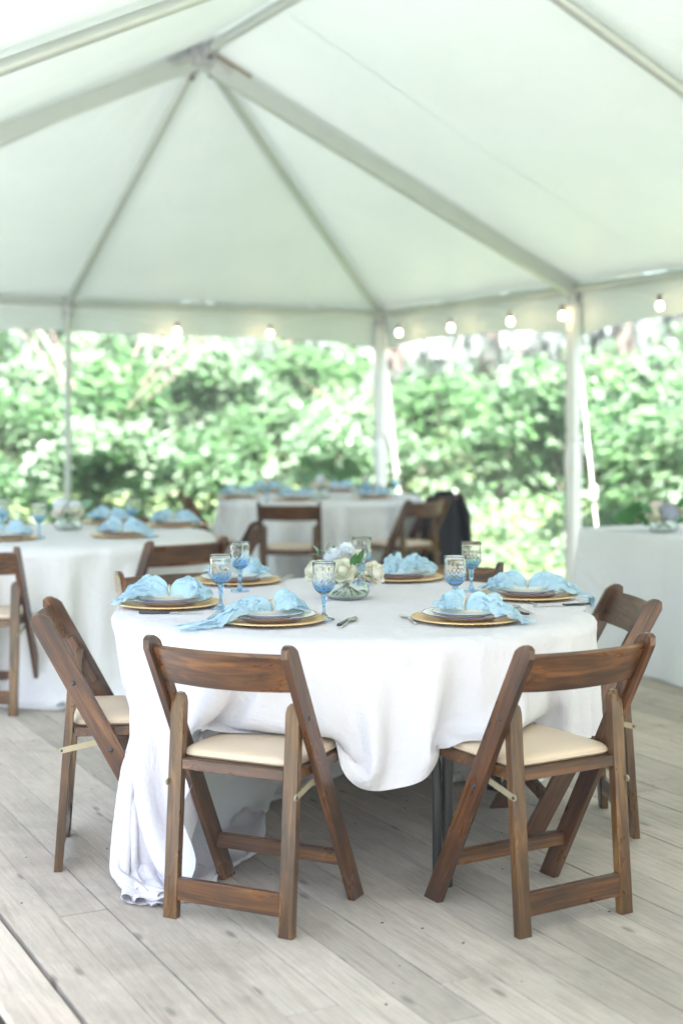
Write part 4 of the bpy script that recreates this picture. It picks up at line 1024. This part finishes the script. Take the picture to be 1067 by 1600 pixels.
def frond(parent, loc, d, L, m):
    V = []; Fc = []
    tube_data([(0, 0, 0), (0, L, -.1 * L)], [.0012, .0005], 5, True, V, Fc)
    for k in range(15):
        u = .15 + .8 * k / 14; l_ = L * .26 * (1 - u * .75)
        for sx in (-1, 1):
            b0 = len(V); y = L * u; z = -.1 * L * u
            V += [(0, y, z), (sx * l_ * .5, y + l_ * .12, z + .003), (sx * l_, y + l_ * .5, z - .002), (sx * l_ * .5, y + l_ * .42, z + .001)]; Fc.append((b0, b0 + 1, b0 + 2, b0 + 3))
    o = build('fern_frond', V, Fc, m, parent, loc=loc); o.rotation_euler = Vector(d).to_track_quat('Y', 'Z').to_euler(); return o
def bowl_vase(c, r, h, label):
    pr_ = [(.0001, 0), (r * .72, 0), (r * .92, h * .14), (r, h * .40), (r * .93, h * .72), (r * .80, h * .94), (r * .82, h), (r * .78, h * .99), (r * .76, h * .94), (r * .88, h * .72), (r * .95, h * .42), (r * .87, h * .18), (r * .68, h * .07), (.0001, h * .07)]
    V, Fc = lathe_data(pr_, 48, lambda a_, z, t: (a_ * (1 + .010 * math.cos(24 * t)) if h * .1 < z < h * .8 else a_, z)); o = build('glass_bowl', V, Fc, M['clear'], smooth=True, loc=c); tag(o, label, 'glass bowl', 'clear glass flower bowls'); return o
# centrepiece on the nearest table
cc = Vector((*P(541, 933), ZC)); fa = empty('flower_arrangement', cc + Vector((0, 0, .005))); tag(fa, 'cream roses, pale blue blooms and eucalyptus at the centre of the nearest table', 'flowers', 'table centrepieces')
bowl_vase(cc, .082, .07, 'low clear glass bowl under the roses on the nearest table')
sc = 2222 / cc.y   # picture pixels per metre here, used only to read sizes off the photograph
def fp(px, py, dy=0.0): return Vector(((px - 541) / sc, dy, (934 - py) / sc))
for (px, py, dy, ax, r, mm) in ((494, 895, -.01, (-.7, -.5, .5), .036, 'petal_cream'), (535, 893, -.045, (-.05, -.85, .45), .038, 'petal_cream'), (583, 897, -.02, (.75, -.5, .35), .036, 'petal_white'), (528, 884, .05, (-.1, .5, .8), .034, 'petal_white')):
    rose(fa, fp(px, py, dy), ax, r, M[mm], px)
for (px, py, dy, ax, r, mm) in ((519, 872, -.01, (-.2, -.3, 1), .035, 'petal_blue'), (541, 864, .01, (.1, -.1, 1), .034, 'petal_blue'), (560, 874, .03, (.5, .1, .8), .030, 'petal_white')):
    mum(fa, fp(px, py, dy), ax, r, M[mm], px)
for (px, py, d, L, w, mm, dy) in ((551, 886, (.1, -.3, .9), .062, .014, 'leaf_dark', -.045), (561, 880, (.15, -.2, 1), .06, .015, 'leaf_dark', -.04), (510, 874, (-.4, -.2, .9), .045, .016, 'leaf_sage', 0), (502, 872, (-.8, -.1, .5), .040, .014, 'leaf_sage', 0), (497, 868, (-.3, .1, .9), .04, .013, 'leaf_sage', .01),
                                  (510, 864, (.1, 0, 1), .035, .012, 'leaf_sage', .01), (517, 866, (.3, .2, .9), .03, .010, 'leaf_dark', .02), (566, 899, (.6, -.5, .1), .045, .013, 'leaf_dark', -.05), (560, 921, (.8, -.4, -.1), .04, .014, 'leaf_sage', -.045), (529, 905, (-.2, -.8, -.1), .035, .010, 'leaf_dark', -.05)):
    leaf(fa, fp(px, py, dy), d, L, w, M[mm])
frond(fa, fp(566, 893, -.03), (.75, -.2, .35), .085, M['petal_yellow']); frond(fa, fp(556, 888, -.04), (.5, -.3, .75), .07, M['leaf_sage'])
for k in range(11):
    t = k * .57; V, Fc = tube_data([(.052 * math.cos(t), .052 * math.sin(t), .010), (.01 * math.cos(t + 2), .01 * math.sin(t + 2), .045), (.05 * math.cos(t + 3), .05 * math.sin(t + 3), .085)], .0022, 6); build('flower_stem', V, Fc, M['stem'], fa)
def small_arrangement(c, label, vlabel, items, group='table centrepieces'):
    o = empty('flower_arrangement', c + Vector((0, 0, .004))); tag(o, label, 'flowers', group); bowl_vase(c, .08, .07, vlabel)
    for i, (kind, x, y, z, r, mm) in enumerate(items):
        if kind == 'r': rose(o, (x, y, z), (x * 4, y * 4 - .3, .6), r, M[mm], i)
        elif kind == 'h': hydrangea(o, (x, y, z), r, M[mm], i)
        elif kind == 'm': mum(o, (x, y, z), (x * 3, -.3, 1), r, M[mm], i)
        else:
            lf = leaf(o, (x, y, z), (x * 8, y * 6 - .1, .5), r, r * .36, M[mm])
            lf.rotation_euler = (Vector((x * 8, y * 6 - .1, .5)).to_track_quat('Y', 'Z').to_matrix() @ Matrix.Rotation((1.0, -.9, 1.3, -1.2)[i % 4], 3, 'Y')).to_euler()
    for k in range(7):
        t = k * .9; V, Fc = tube_data([(.045 * math.cos(t), .045 * math.sin(t), .012), (0, 0, .05), (.05 * math.cos(t + 3), .05 * math.sin(t + 3), .09)], .0025, 6); build('flower_stem', V, Fc, M['stem'], o)
def PT(px, py, z=ZT + .004): return at(px, py, z)
small_arrangement(PT(108, 828), 'white roses and blue hydrangea in the middle of the left table', 'low clear glass bowl on the left table',
    [('r', -.045, -.03, .095, .036, 'petal_white'), ('r', .045, -.03, .098, .036, 'petal_cream'), ('h', -.05, .01, .13, .045, 'petal_blue'), ('h', .03, .03, .12, .04, 'petal_blue'), ('l', .07, 0, .12, .08, 'leaf_sage'), ('l', -.08, 0, .11, .07, 'leaf_dark'), ('l', 0, -.05, .07, .06, 'leaf_dark')])
small_arrangement(PT(500, 778), 'small pale flowers in the middle of the far table', 'low clear glass bowl on the far table',
    [('r', -.04, -.03, .09, .034, 'petal_white'), ('r', .045, -.02, .1, .034, 'petal_white'), ('h', 0, .02, .13, .042, 'petal_blue'), ('l', .07, 0, .12, .08, 'leaf_sage'), ('l', -.08, 0, .12, .08, 'leaf_sage')])

# settings on the two farther tables
far = [((173, 817), 'just right of the left table flowers', 2), ((273, 822), 'at the right edge of the left table', 2), ((193, 838), 'at the near right of the left table', 2), ((8, 843), 'at the near left of the left table', 2), ((-8, 820), 'at the far left of the left table', 2),
       ((462, 781), 'at the near side of the far table', 3), ((583, 778), 'at the right of the far table', 3), ((372, 777), 'at the left edge of the far table', 3), ((417, 769), 'at the back left of the far table', 3), ((530, 768), 'at the back right of the far table', 3)]
for i, ((px, py), lb, tb) in enumerate(far):
    q = PT(px, py); plate_set((q.x, q.y), lb, tb, i, False)
    a0 = [rad(160), rad(175), rad(160), rad(20), rad(100), rad(175), rad(175), rad(180), rad(170), rad(10)][i]
    napkin((q.x, q.y), 40 + i, a0, a0 + PI + .25 * (i % 3 - 1), .15, .16, .06, .055, .055, .05, 'blue napkin ' + lb, T2 if tb == 2 else T3, [(a0 + PI - .2, .22, .04)] if i in (2, 3) else None)
for (px, py, lb) in ((62, 840, 'blue goblet left of the flowers on the left table'), (207, 828, 'blue goblet right of the flowers on the left table'), (5, 832, 'blue goblet at the left edge of the photo on the left table'), (417, 784, 'blue goblet at the left of the far table'), (572, 779, 'blue goblet right of the flowers on the far table'), (618, 775, 'blue goblet at the right edge of the far table')):
    q = PT(px, py); goblet((q.x, q.y), lb)

# ------------------------------------------------------------------ serving table at right
c0 = at_d(902, 8.24); A0, B0 = to_ab(c0.x, c0.y)
stb = empty('serving_table', tp(A0 + 1.2, B0 - .38, 0)); tag(stb, 'long rectangular serving table hidden by the cloth at right', 'table')
so = stb.location.copy(); bm = bmesh.new()
bm_box(bm, A0 + .03, A0 + 2.40, B0 - .73, B0 - .03, ZT - .03, ZT - .006, lambda a, b, z: tuple(tp(a, b, z) - so)); from_bm('tabletop', bm, M['plywood'], stb)
for (a, b) in ((.2, -.12), (.2, -.64), (2.2, -.12), (2.2, -.64)):
    V, Fc = tube_data([tp(A0 + a, B0 + b, 0) - so, tp(A0 + a, B0 + b, ZT - .03) - so], .016, 10); build('leg', V, Fc, M['black_pipe'], stb)
def rect_cloth():
    Lx, Wy = 2.43, .76; V = []; per = []
    rr_ = .035; seg = 7
    def corner(cx, cy, a0):
        return [(cx + rr_ * math.cos(a0 + PI / 2 * k / seg), cy + rr_ * math.sin(a0 + PI / 2 * k / seg)) for k in range(seg + 1)]
    def line(p, q, n): return [(p[0] + (q[0] - p[0]) * k / n, p[1] + (q[1] - p[1]) * k / n) for k in range(1, n)]
    cs = [corner(Lx - rr_, -rr_, 0), corner(rr_, -rr_, PI / 2), corner(rr_, -Wy + rr_, PI), corner(Lx - rr_, -Wy + rr_, 3 * PI / 2)]
    for i in range(4):
        per += cs[i]; nx_ = cs[(i + 1) % 4][0]; per += line(cs[i][-1], nx_, 44 if i % 2 == 0 else 16)
    n = len(per); nr = 22; ctr = (Lx / 2, -Wy / 2)
    levels = [(0.965, ZT + .003), (.992, ZT + .003), (1.0, ZT - .003)]
    for (k, z) in levels:
        for (x, y) in per: V.append((ctr[0] + (x - ctr[0]) * k if k > .97 else x + (ctr[0] - x) * .02, ctr[1] + (y - ctr[1]) * k, z))
    for j in range(1, nr + 1):
        t = j / nr; z = (ZT - .003) * (1 - t) + .008 * t
        for i, (x, y) in enumerate(per):
            pv, nx_ = per[i - 1], per[(i + 1) % n]; tx, ty = nx_[0] - pv[0], nx_[1] - pv[1]; L_ = math.hypot(tx, ty) + 1e-9; ox, oy = ty / L_, -tx / L_
            cd = min(math.hypot(x - a, y - b) for a in (0, Lx) for b in (0, -Wy)); cf = math.exp(-(cd / .12) ** 2)
            w = (.07 * cf + .02) * t ** .8 + (.010 * math.sin(x * 7.3 + y * 5 + 1) + .008 * math.sin(x * 15 + y * 11)) * t * (1 + .6 * t) + .006 * noise.noise(Vector((x * 4, y * 4, z * 2)))
            V.append((x + ox * w, y + oy * w, z))
    Fc = [tuple(range(n))[::-1]]
    for j in range(len(levels) + nr - 1):
        for i in range(n): Fc.append((j * n + i, j * n + (i + 1) % n, (j + 1) * n + (i + 1) % n, (j + 1) * n + i))
    return V, Fc
V, Fc = rect_cloth()
cen = (1.215, -.38)
V2 = []
for (x, y, z) in V: V2.append(tp(A0 + x, B0 + y, z) - so)
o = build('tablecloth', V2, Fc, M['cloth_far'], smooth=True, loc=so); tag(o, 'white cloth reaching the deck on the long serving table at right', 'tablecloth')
c = tp(A0 + .62, B0 - .36, ZT + .004)
q = at(1036, 831, ZT + .004); 
small_arrangement(q, 'cream roses, grey-lilac hydrangea and dark leaves on the serving table', 'low clear glass bowl on the serving table',
    [('h', .02, -.03, .10, .058, 'petal_grey'), ('r', -.055, -.04, .085, .042, 'petal_cream'), ('r', -.045, .0, .125, .040, 'petal_white'), ('r', .09, -.02, .12, .038, 'petal_cream'), ('r', .12, .0, .09, .04, 'petal_white'), ('l', -.07, -.05, .10, .10, 'leaf_dark'), ('l', -.12, -.04, .12, .09, 'leaf_dark'), ('l', -.16, -.02, .05, .10, 'leaf_dark'), ('l', .06, -.06, .14, .09, 'leaf_dark'), ('l', -.10, -.03, .06, .09, 'leaf_dark'), ('l', -.13, 0, .09, .10, 'leaf_dark'), ('l', -.17, -.02, .08, .09, 'leaf_dark'), ('l', -.20, .01, .10, .08, 'leaf_sage'), ('l', -.22, -.03, .06, .08, 'leaf_dark'), ('l', -.09, -.05, .04, .06, 'leaf_dark'), ('l', .02, .05, .17, .06, 'leaf_dark'), ('l', .06, -.07, .05, .05, 'leaf_dark'), ('l', -.02, -.08, .05, .05, 'leaf_dark')], 'table centrepieces')

# ------------------------------------------------------------------ vegetation outside
def leaf_cloud(n, fn, size, rng, droop=.25):
    """n lobed leaves; fn(rng) gives centre and outward direction; returns arrays"""
    base = np.array([(0, 0, 0), (.30, .16, .03), (.36, .42, .08), (.62, .55, .05), (.30, .72, .05), (0, 1.05, -.10), (-.30, .72, .05), (-.62, .55, .05), (-.36, .42, .08), (-.30, .16, .03)])
    fa = [(0, 1, 2, 3), (0, 3, 4, 5), (0, 5, 6, 7), (0, 7, 8, 9)]
    V = np.zeros((n, 10, 3)); 
    for i in range(n):
        c, d = fn(rng); d = d + rng.normal(0, .45, 3); d[2] = d[2] * .4 - droop * rng.random(); d /= np.linalg.norm(d) + 1e-9
        nrm = np.array([TV.x * .85 + rng.normal(0, .45), TV.y * .85 + rng.normal(0, .45), 1.0]); nrm -= d * nrm.dot(d); nrm /= np.linalg.norm(nrm); s_ = np.cross(d, nrm); k = size * rng.uniform(.6, 1.3)
        V[i] = c + (base[:, :1] * s_ + base[:, 1:2] * d + base[:, 2:] * nrm) * k
    Fc = [tuple(f_ + i * 10 for f_ in f) for i in range(n) for f in fa]
    return V.reshape(-1, 3), Fc
def fast_mesh(name, V, Fc, m):
    me = bpy.data.meshes.new(name); Fa = np.array(Fc, dtype=np.int32); k = Fa.shape[1]
    me.vertices.add(len(V)); me.vertices.foreach_set('co', np.asarray(V, dtype=np.float32).ravel())
    me.loops.add(Fa.size); me.loops.foreach_set('vertex_index', Fa.ravel()); me.polygons.add(len(Fa))
    me.polygons.foreach_set('loop_start', np.arange(0, Fa.size, k, dtype=np.int32)); me.materials.append(m); me.update(calc_edges=True); return me
shrub_m = []
for vi in range(4):
    rng = np.random.default_rng(100 + vi); lobes = [(rng.uniform(-.55, .55), rng.uniform(-.45, .45), rng.uniform(.55, 1.35), rng.uniform(.28, .5)) for _ in range(9)]
    def fn(r):
        lx, ly, lz, lr = lobes[r.integers(len(lobes))]; d = r.normal(0, 1, 3); d[2] = abs(d[2]) * .9 - .25; d /= np.linalg.norm(d); return np.array([lx, ly, lz]) + d * lr * r.uniform(.75, 1.08), d
    V, Fc = leaf_cloud(760, fn, .155, rng); me = fast_mesh('foliage', V, Fc, M['leaf'] if vi % 2 == 0 else M['leaf2'])
    SV, SF = [], []
    for (lx, ly, lz, lr) in lobes: tube_data([(lx * .15, ly * .15, -.15), (lx * .5, ly * .5, lz * .5), (lx, ly, lz + lr * .6)], [.014, .010, .004], 5, True, SV, SF)
    sm_ = bpy.data.meshes.new('stems'); sm_.from_pydata([tuple(v) for v in SV], [], SF); sm_.materials.append(M['bark']); shrub_m.append((me, sm_))
sr = random.Random(21); nsh = 0
def shrub(x, y, s, label, group):
    vi = sr.randrange(4); o = link('shrub', shrub_m[vi][1], None, (x, y, ground_h(x, y)), (0, 0, sr.uniform(0, 6.28))); o.scale = (s * sr.uniform(.9, 1.15), s * sr.uniform(.9, 1.15), s * sr.uniform(.85, 1.15))
    tag(o, label, 'shrub', group); f = link('foliage', shrub_m[vi][0], o); f['kind'] = 'stuff'
pts_done = []
def try_shrub(a, b, s, lab, grp, mind=.75):
    q = tp(a, b)
    if any((q.x - u) ** 2 + (q.y - v) ** 2 < mind ** 2 for u, v in pts_done): return
    pts_done.append((q.x, q.y)); shrub(q.x, q.y, s, lab, grp)
LB = 'big-leaved pale green shrub in the thicket behind the tent'; GB = 'shrubs behind the back of the tent'
LR = 'big-leaved green shrub on the bank right of the tent'; GR = 'shrubs on the bank right of the tent'
LL = 'unseen leafy shrub added left of the deck to bounce green light'; GL = 'shrubs added left of the deck for green bounce'
for k in range(260): try_shrub(-sr.uniform(2.0, 9.0), sr.uniform(-3, 9.5), sr.uniform(.62, .92), LB, GB, .82)
for k in range(170): try_shrub(sr.uniform(-3, 9), -sr.uniform(1.9, 8.5), sr.uniform(.62, .95), LR, GR, .85)
for k in range(40): try_shrub(sr.uniform(-3, 7), WID + sr.uniform(4.5, 9), sr.uniform(1, 1.5), LL, GL, 1.2)  # unseen shrubs added to bounce green light under the canopy
# low undergrowth between the shrubs
rng = np.random.default_rng(5)
def fn(r):
    while True:
        a, b = r.uniform(-8, 8), r.uniform(-8, 9)
        if a < -1.0 or b < -1.2: break
    q = tp(a, b); return np.array([q.x, q.y, ground_h(q.x, q.y) + r.uniform(.02, .5) * min(1.0, .25 + .4 * (max(-a - 1, -b - 1.2)))]), np.array([TV.x * .5, -.6, .2])
V, Fc = leaf_cloud(19000, fn, .115, rng, .1); me = fast_mesh('undergrowth', V, Fc, M['leaf']); tag(link('undergrowth', me), 'dense low leafy ground cover on the bank around the tent', kind='stuff')
# grass just behind the tent
n = 26000; rg = np.random.default_rng(8); A_ = rg.uniform(-2.6, 8, n); B_ = rg.uniform(-2.8, 8, n); keep = ((A_ < -.2) | (B_ < -.3)); A_, B_ = A_[keep], B_[keep]; n = len(A_)
X_ = TC.x + TV.x * A_ + TU.x * B_; Y_ = TC.y + TV.y * A_ + TU.y * B_; Z_ = np.array([ground_h(x, y) for x, y in zip(X_, Y_)]); hgt = rg.uniform(.05, .16, n); th = rg.uniform(0, 6.28, n); ln = rg.normal(0, .04, (n, 2))
V = np.zeros((n, 3, 3)); V[:, 0] = np.stack([X_ - .006 * np.cos(th), Y_ - .006 * np.sin(th), Z_], -1); V[:, 1] = np.stack([X_ + .006 * np.cos(th), Y_ + .006 * np.sin(th), Z_], -1); V[:, 2] = np.stack([X_ + ln[:, 0], Y_ + ln[:, 1], Z_ + hgt], -1)
tag(link('grass', fast_mesh('grass', V.reshape(-1, 3), np.arange(n * 3).reshape(-1, 3), M['leaf'])), 'short grass growing around the deck behind the tent', kind='stuff')

# conifers with hanging sprays
con_m = []
for vi in range(3):
    rng = np.random.default_rng(300 + vi); LV, LF = [], []; SVs = []
    for li in range(34):
        z = .35 + li * .28 + rng.uniform(-.1, .1); t = li * 2.4 + rng.uniform(-.4, .4); L = (2.9 - li * .055) * rng.uniform(.75, 1.1); d = np.array([math.cos(t), math.sin(t), 0])
        pts = [np.array([0, 0, z]) + d * L * u + np.array([0, 0, .25 * L * u - .62 * L * u * u]) for u in np.linspace(0, 1, 8)]
        tube_data([Vector(p) for p in pts], [.035, .03, .025, .02, .016, .012, .008, .004], 5, True, LV, LF)
        for k in range(46):
            u = rng.uniform(.12, 1); f_ = u * 7; i0 = min(6, int(f_)); p = pts[i0] * (1 - f_ + i0) + pts[i0 + 1] * (f_ - i0); side = np.array([-d[1], d[0], 0]) * rng.normal(0, .30); p = p + side * (1.1 - u * .5) + np.array([0, 0, -.1 * abs(rng.normal())])
            hl = rng.uniform(.22, .6); dr = d * .35 + side * .6 + np.array([0, 0, -1]); dr /= np.linalg.norm(dr); sx = np.cross(dr, rng.normal(0, 1, 3)); sx /= np.linalg.norm(sx)
            for q in range(9):
                s0 = hl * q / 9; w = .075 * (1 - q / 11); c = p + dr * s0
                for sg in (-1, 1):
                    e = c + sx * sg * w + dr * w * 1.1; SVs.append([c - dr * .008, c + dr * .022, e + dr * .012, e - dr * .008])
    SVs = np.array(SVs); fm = fast_mesh('foliage', SVs.reshape(-1, 3), np.arange(len(SVs) * 4).reshape(-1, 4), M['needle'])
    lm = bpy.data.meshes.new('limbs'); lm.from_pydata([tuple(v) for v in LV], [], LF); lm.materials.append(M['bark']); con_m.append((fm, lm))
TV_, TF_ = tube_data([(0, 0, -.3), (.03, 0, 1), (0, .04, 4), (.05, 0, 10.5)], [.24, .19, .15, .04], 12); tm = bpy.data.meshes.new('trunk'); tm.from_pydata([tuple(v) for v in TV_], [], TF_); tm.materials.append(M['bark']); tm.polygons.foreach_set('use_smooth', [True] * len(TF_))
cr = random.Random(4); CT = 'tall conifer with drooping grey-green sprays behind the thicket'
def conifer(x, y, s, label, grp):
    vi = cr.randrange(3); o = link('conifer_tree', tm, None, (x, y, ground_h(x, y)), (0, 0, cr.uniform(0, 6.28))); o.scale = (s, s, s); tag(o, label, 'tree', grp)
    link('limbs', con_m[vi][1], o); f = link('foliage', con_m[vi][0], o); f['kind'] = 'stuff'
for (a, b, s) in ((-7.2, 1.6, .95), (-8.0, -.7, 1.0), (-7.0, 3.5, .95), (-9.2, 10.2, 1.05), (-10.3, 7.4, 1.0), (-9.4, 4.6, 1.1), (-10.6, 1.9, 1.0), (-9.3, -.6, 1.1), (-9.8, -3.6, 1.1), (-12.5, 9, 1.3), (-13, 5.9, 1.3), (-13.4, 3, 1.3), (-12.6, -.2, 1.3), (-12.4, -3.6, 1.3), (-12, 12.4, 1.3)):
    q = tp(a, b); conifer(q.x, q.y, s, CT, 'conifers behind the tent')
for (a, b, s) in ((-7.4, -4.3, .95), (-6.6, -5.6, .95), (-4.6, -6.6, .95), (-1.3, -7.6, 1.0), (-6.6, -7.4, 1.1), (-3.4, -8.8, 1.05), (-.4, -9.6, 1.1), (2.6, -9.9, 1.1), (5.8, -10, 1.1), (-5.2, -11.6, 1.3), (-1.2, -12.6, 1.3), (2.4, -13, 1.3), (6, -13, 1.3)):
    q = tp(a, b); conifer(q.x, q.y, s, 'tall conifer on the bank beyond the right side of the tent', 'conifers right of the tent')
for (a, b, s) in ((-2, 17, 1.1), (2, 16.5, 1.2), (6, 17.5, 1.2)):
    q = tp(a, b); conifer(q.x, q.y, s, 'tall conifer beyond the open left side of the deck', 'conifers left of the deck')
for k in range(9):  # unseen conifers added to hold back sky light from the front
    q = tp(23 + (k % 3) * 2.2, -7 + k * 2.6); conifer(q.x, q.y, 1.05 + .1 * (k % 3), 'unseen conifer added beyond the open end of the tent to block sky light', 'conifers added as light blockers beyond the open end')
# dry pinkish branches in the thicket at upper left
for (px, d, h0, L, lean, lb) in ((150, 16.2, .9, 1.5, .55, 'tangle of dry pinkish branches above the shrubs at upper left'), (575, 17.0, .9, .6, -.4, 'bare reddish branch behind the corner pole')):
    b0 = at_d(px, d); o = empty('dead_branch', (b0.x, b0.y, ground_h(b0.x, b0.y))); tag(o, lb, 'branch'); br = random.Random(px)
    for k in range(9 if px == 150 else 4):
        t = br.uniform(-.9, .9) + lean * .5; V, Fc = tube_data([(br.uniform(-.1, .1), 0, 0), (t * .3, br.uniform(-.2, .2), h0), (t * L * .8, br.uniform(-.3, .3), h0 + L * .55), (t * L * 1.3, br.uniform(-.4, .4), h0 + L * br.uniform(.7, 1.05))], [.012, .010, .006, .002], 6); build('twig', V, Fc, M['twig'], o, smooth=True)

# ------------------------------------------------------------------ thin volume added to veil and pale the background
m = bpy.data.materials.new('background_veil'); m.use_nodes = True; n = m.node_tree.nodes; n.remove(n['Principled BSDF'])
pv = n.new('ShaderNodeVolumePrincipled'); pv.inputs['Color'].default_value = (.91, .97, 1.0, 1); pv.inputs['Density'].default_value = .003; pv.inputs['Anisotropy'].default_value = 0.0
m.node_tree.links.new(pv.outputs[0], n['Material Output'].inputs['Volume'])
bm = bmesh.new(); bm_box(bm, -62, 62, -62, 92, -2.5, 30); o = from_bm('haze', bm, m); tag(o, 'thin haze box added to pale the background foliage', kind='stuff')
S.cycles.volume_bounces = 0
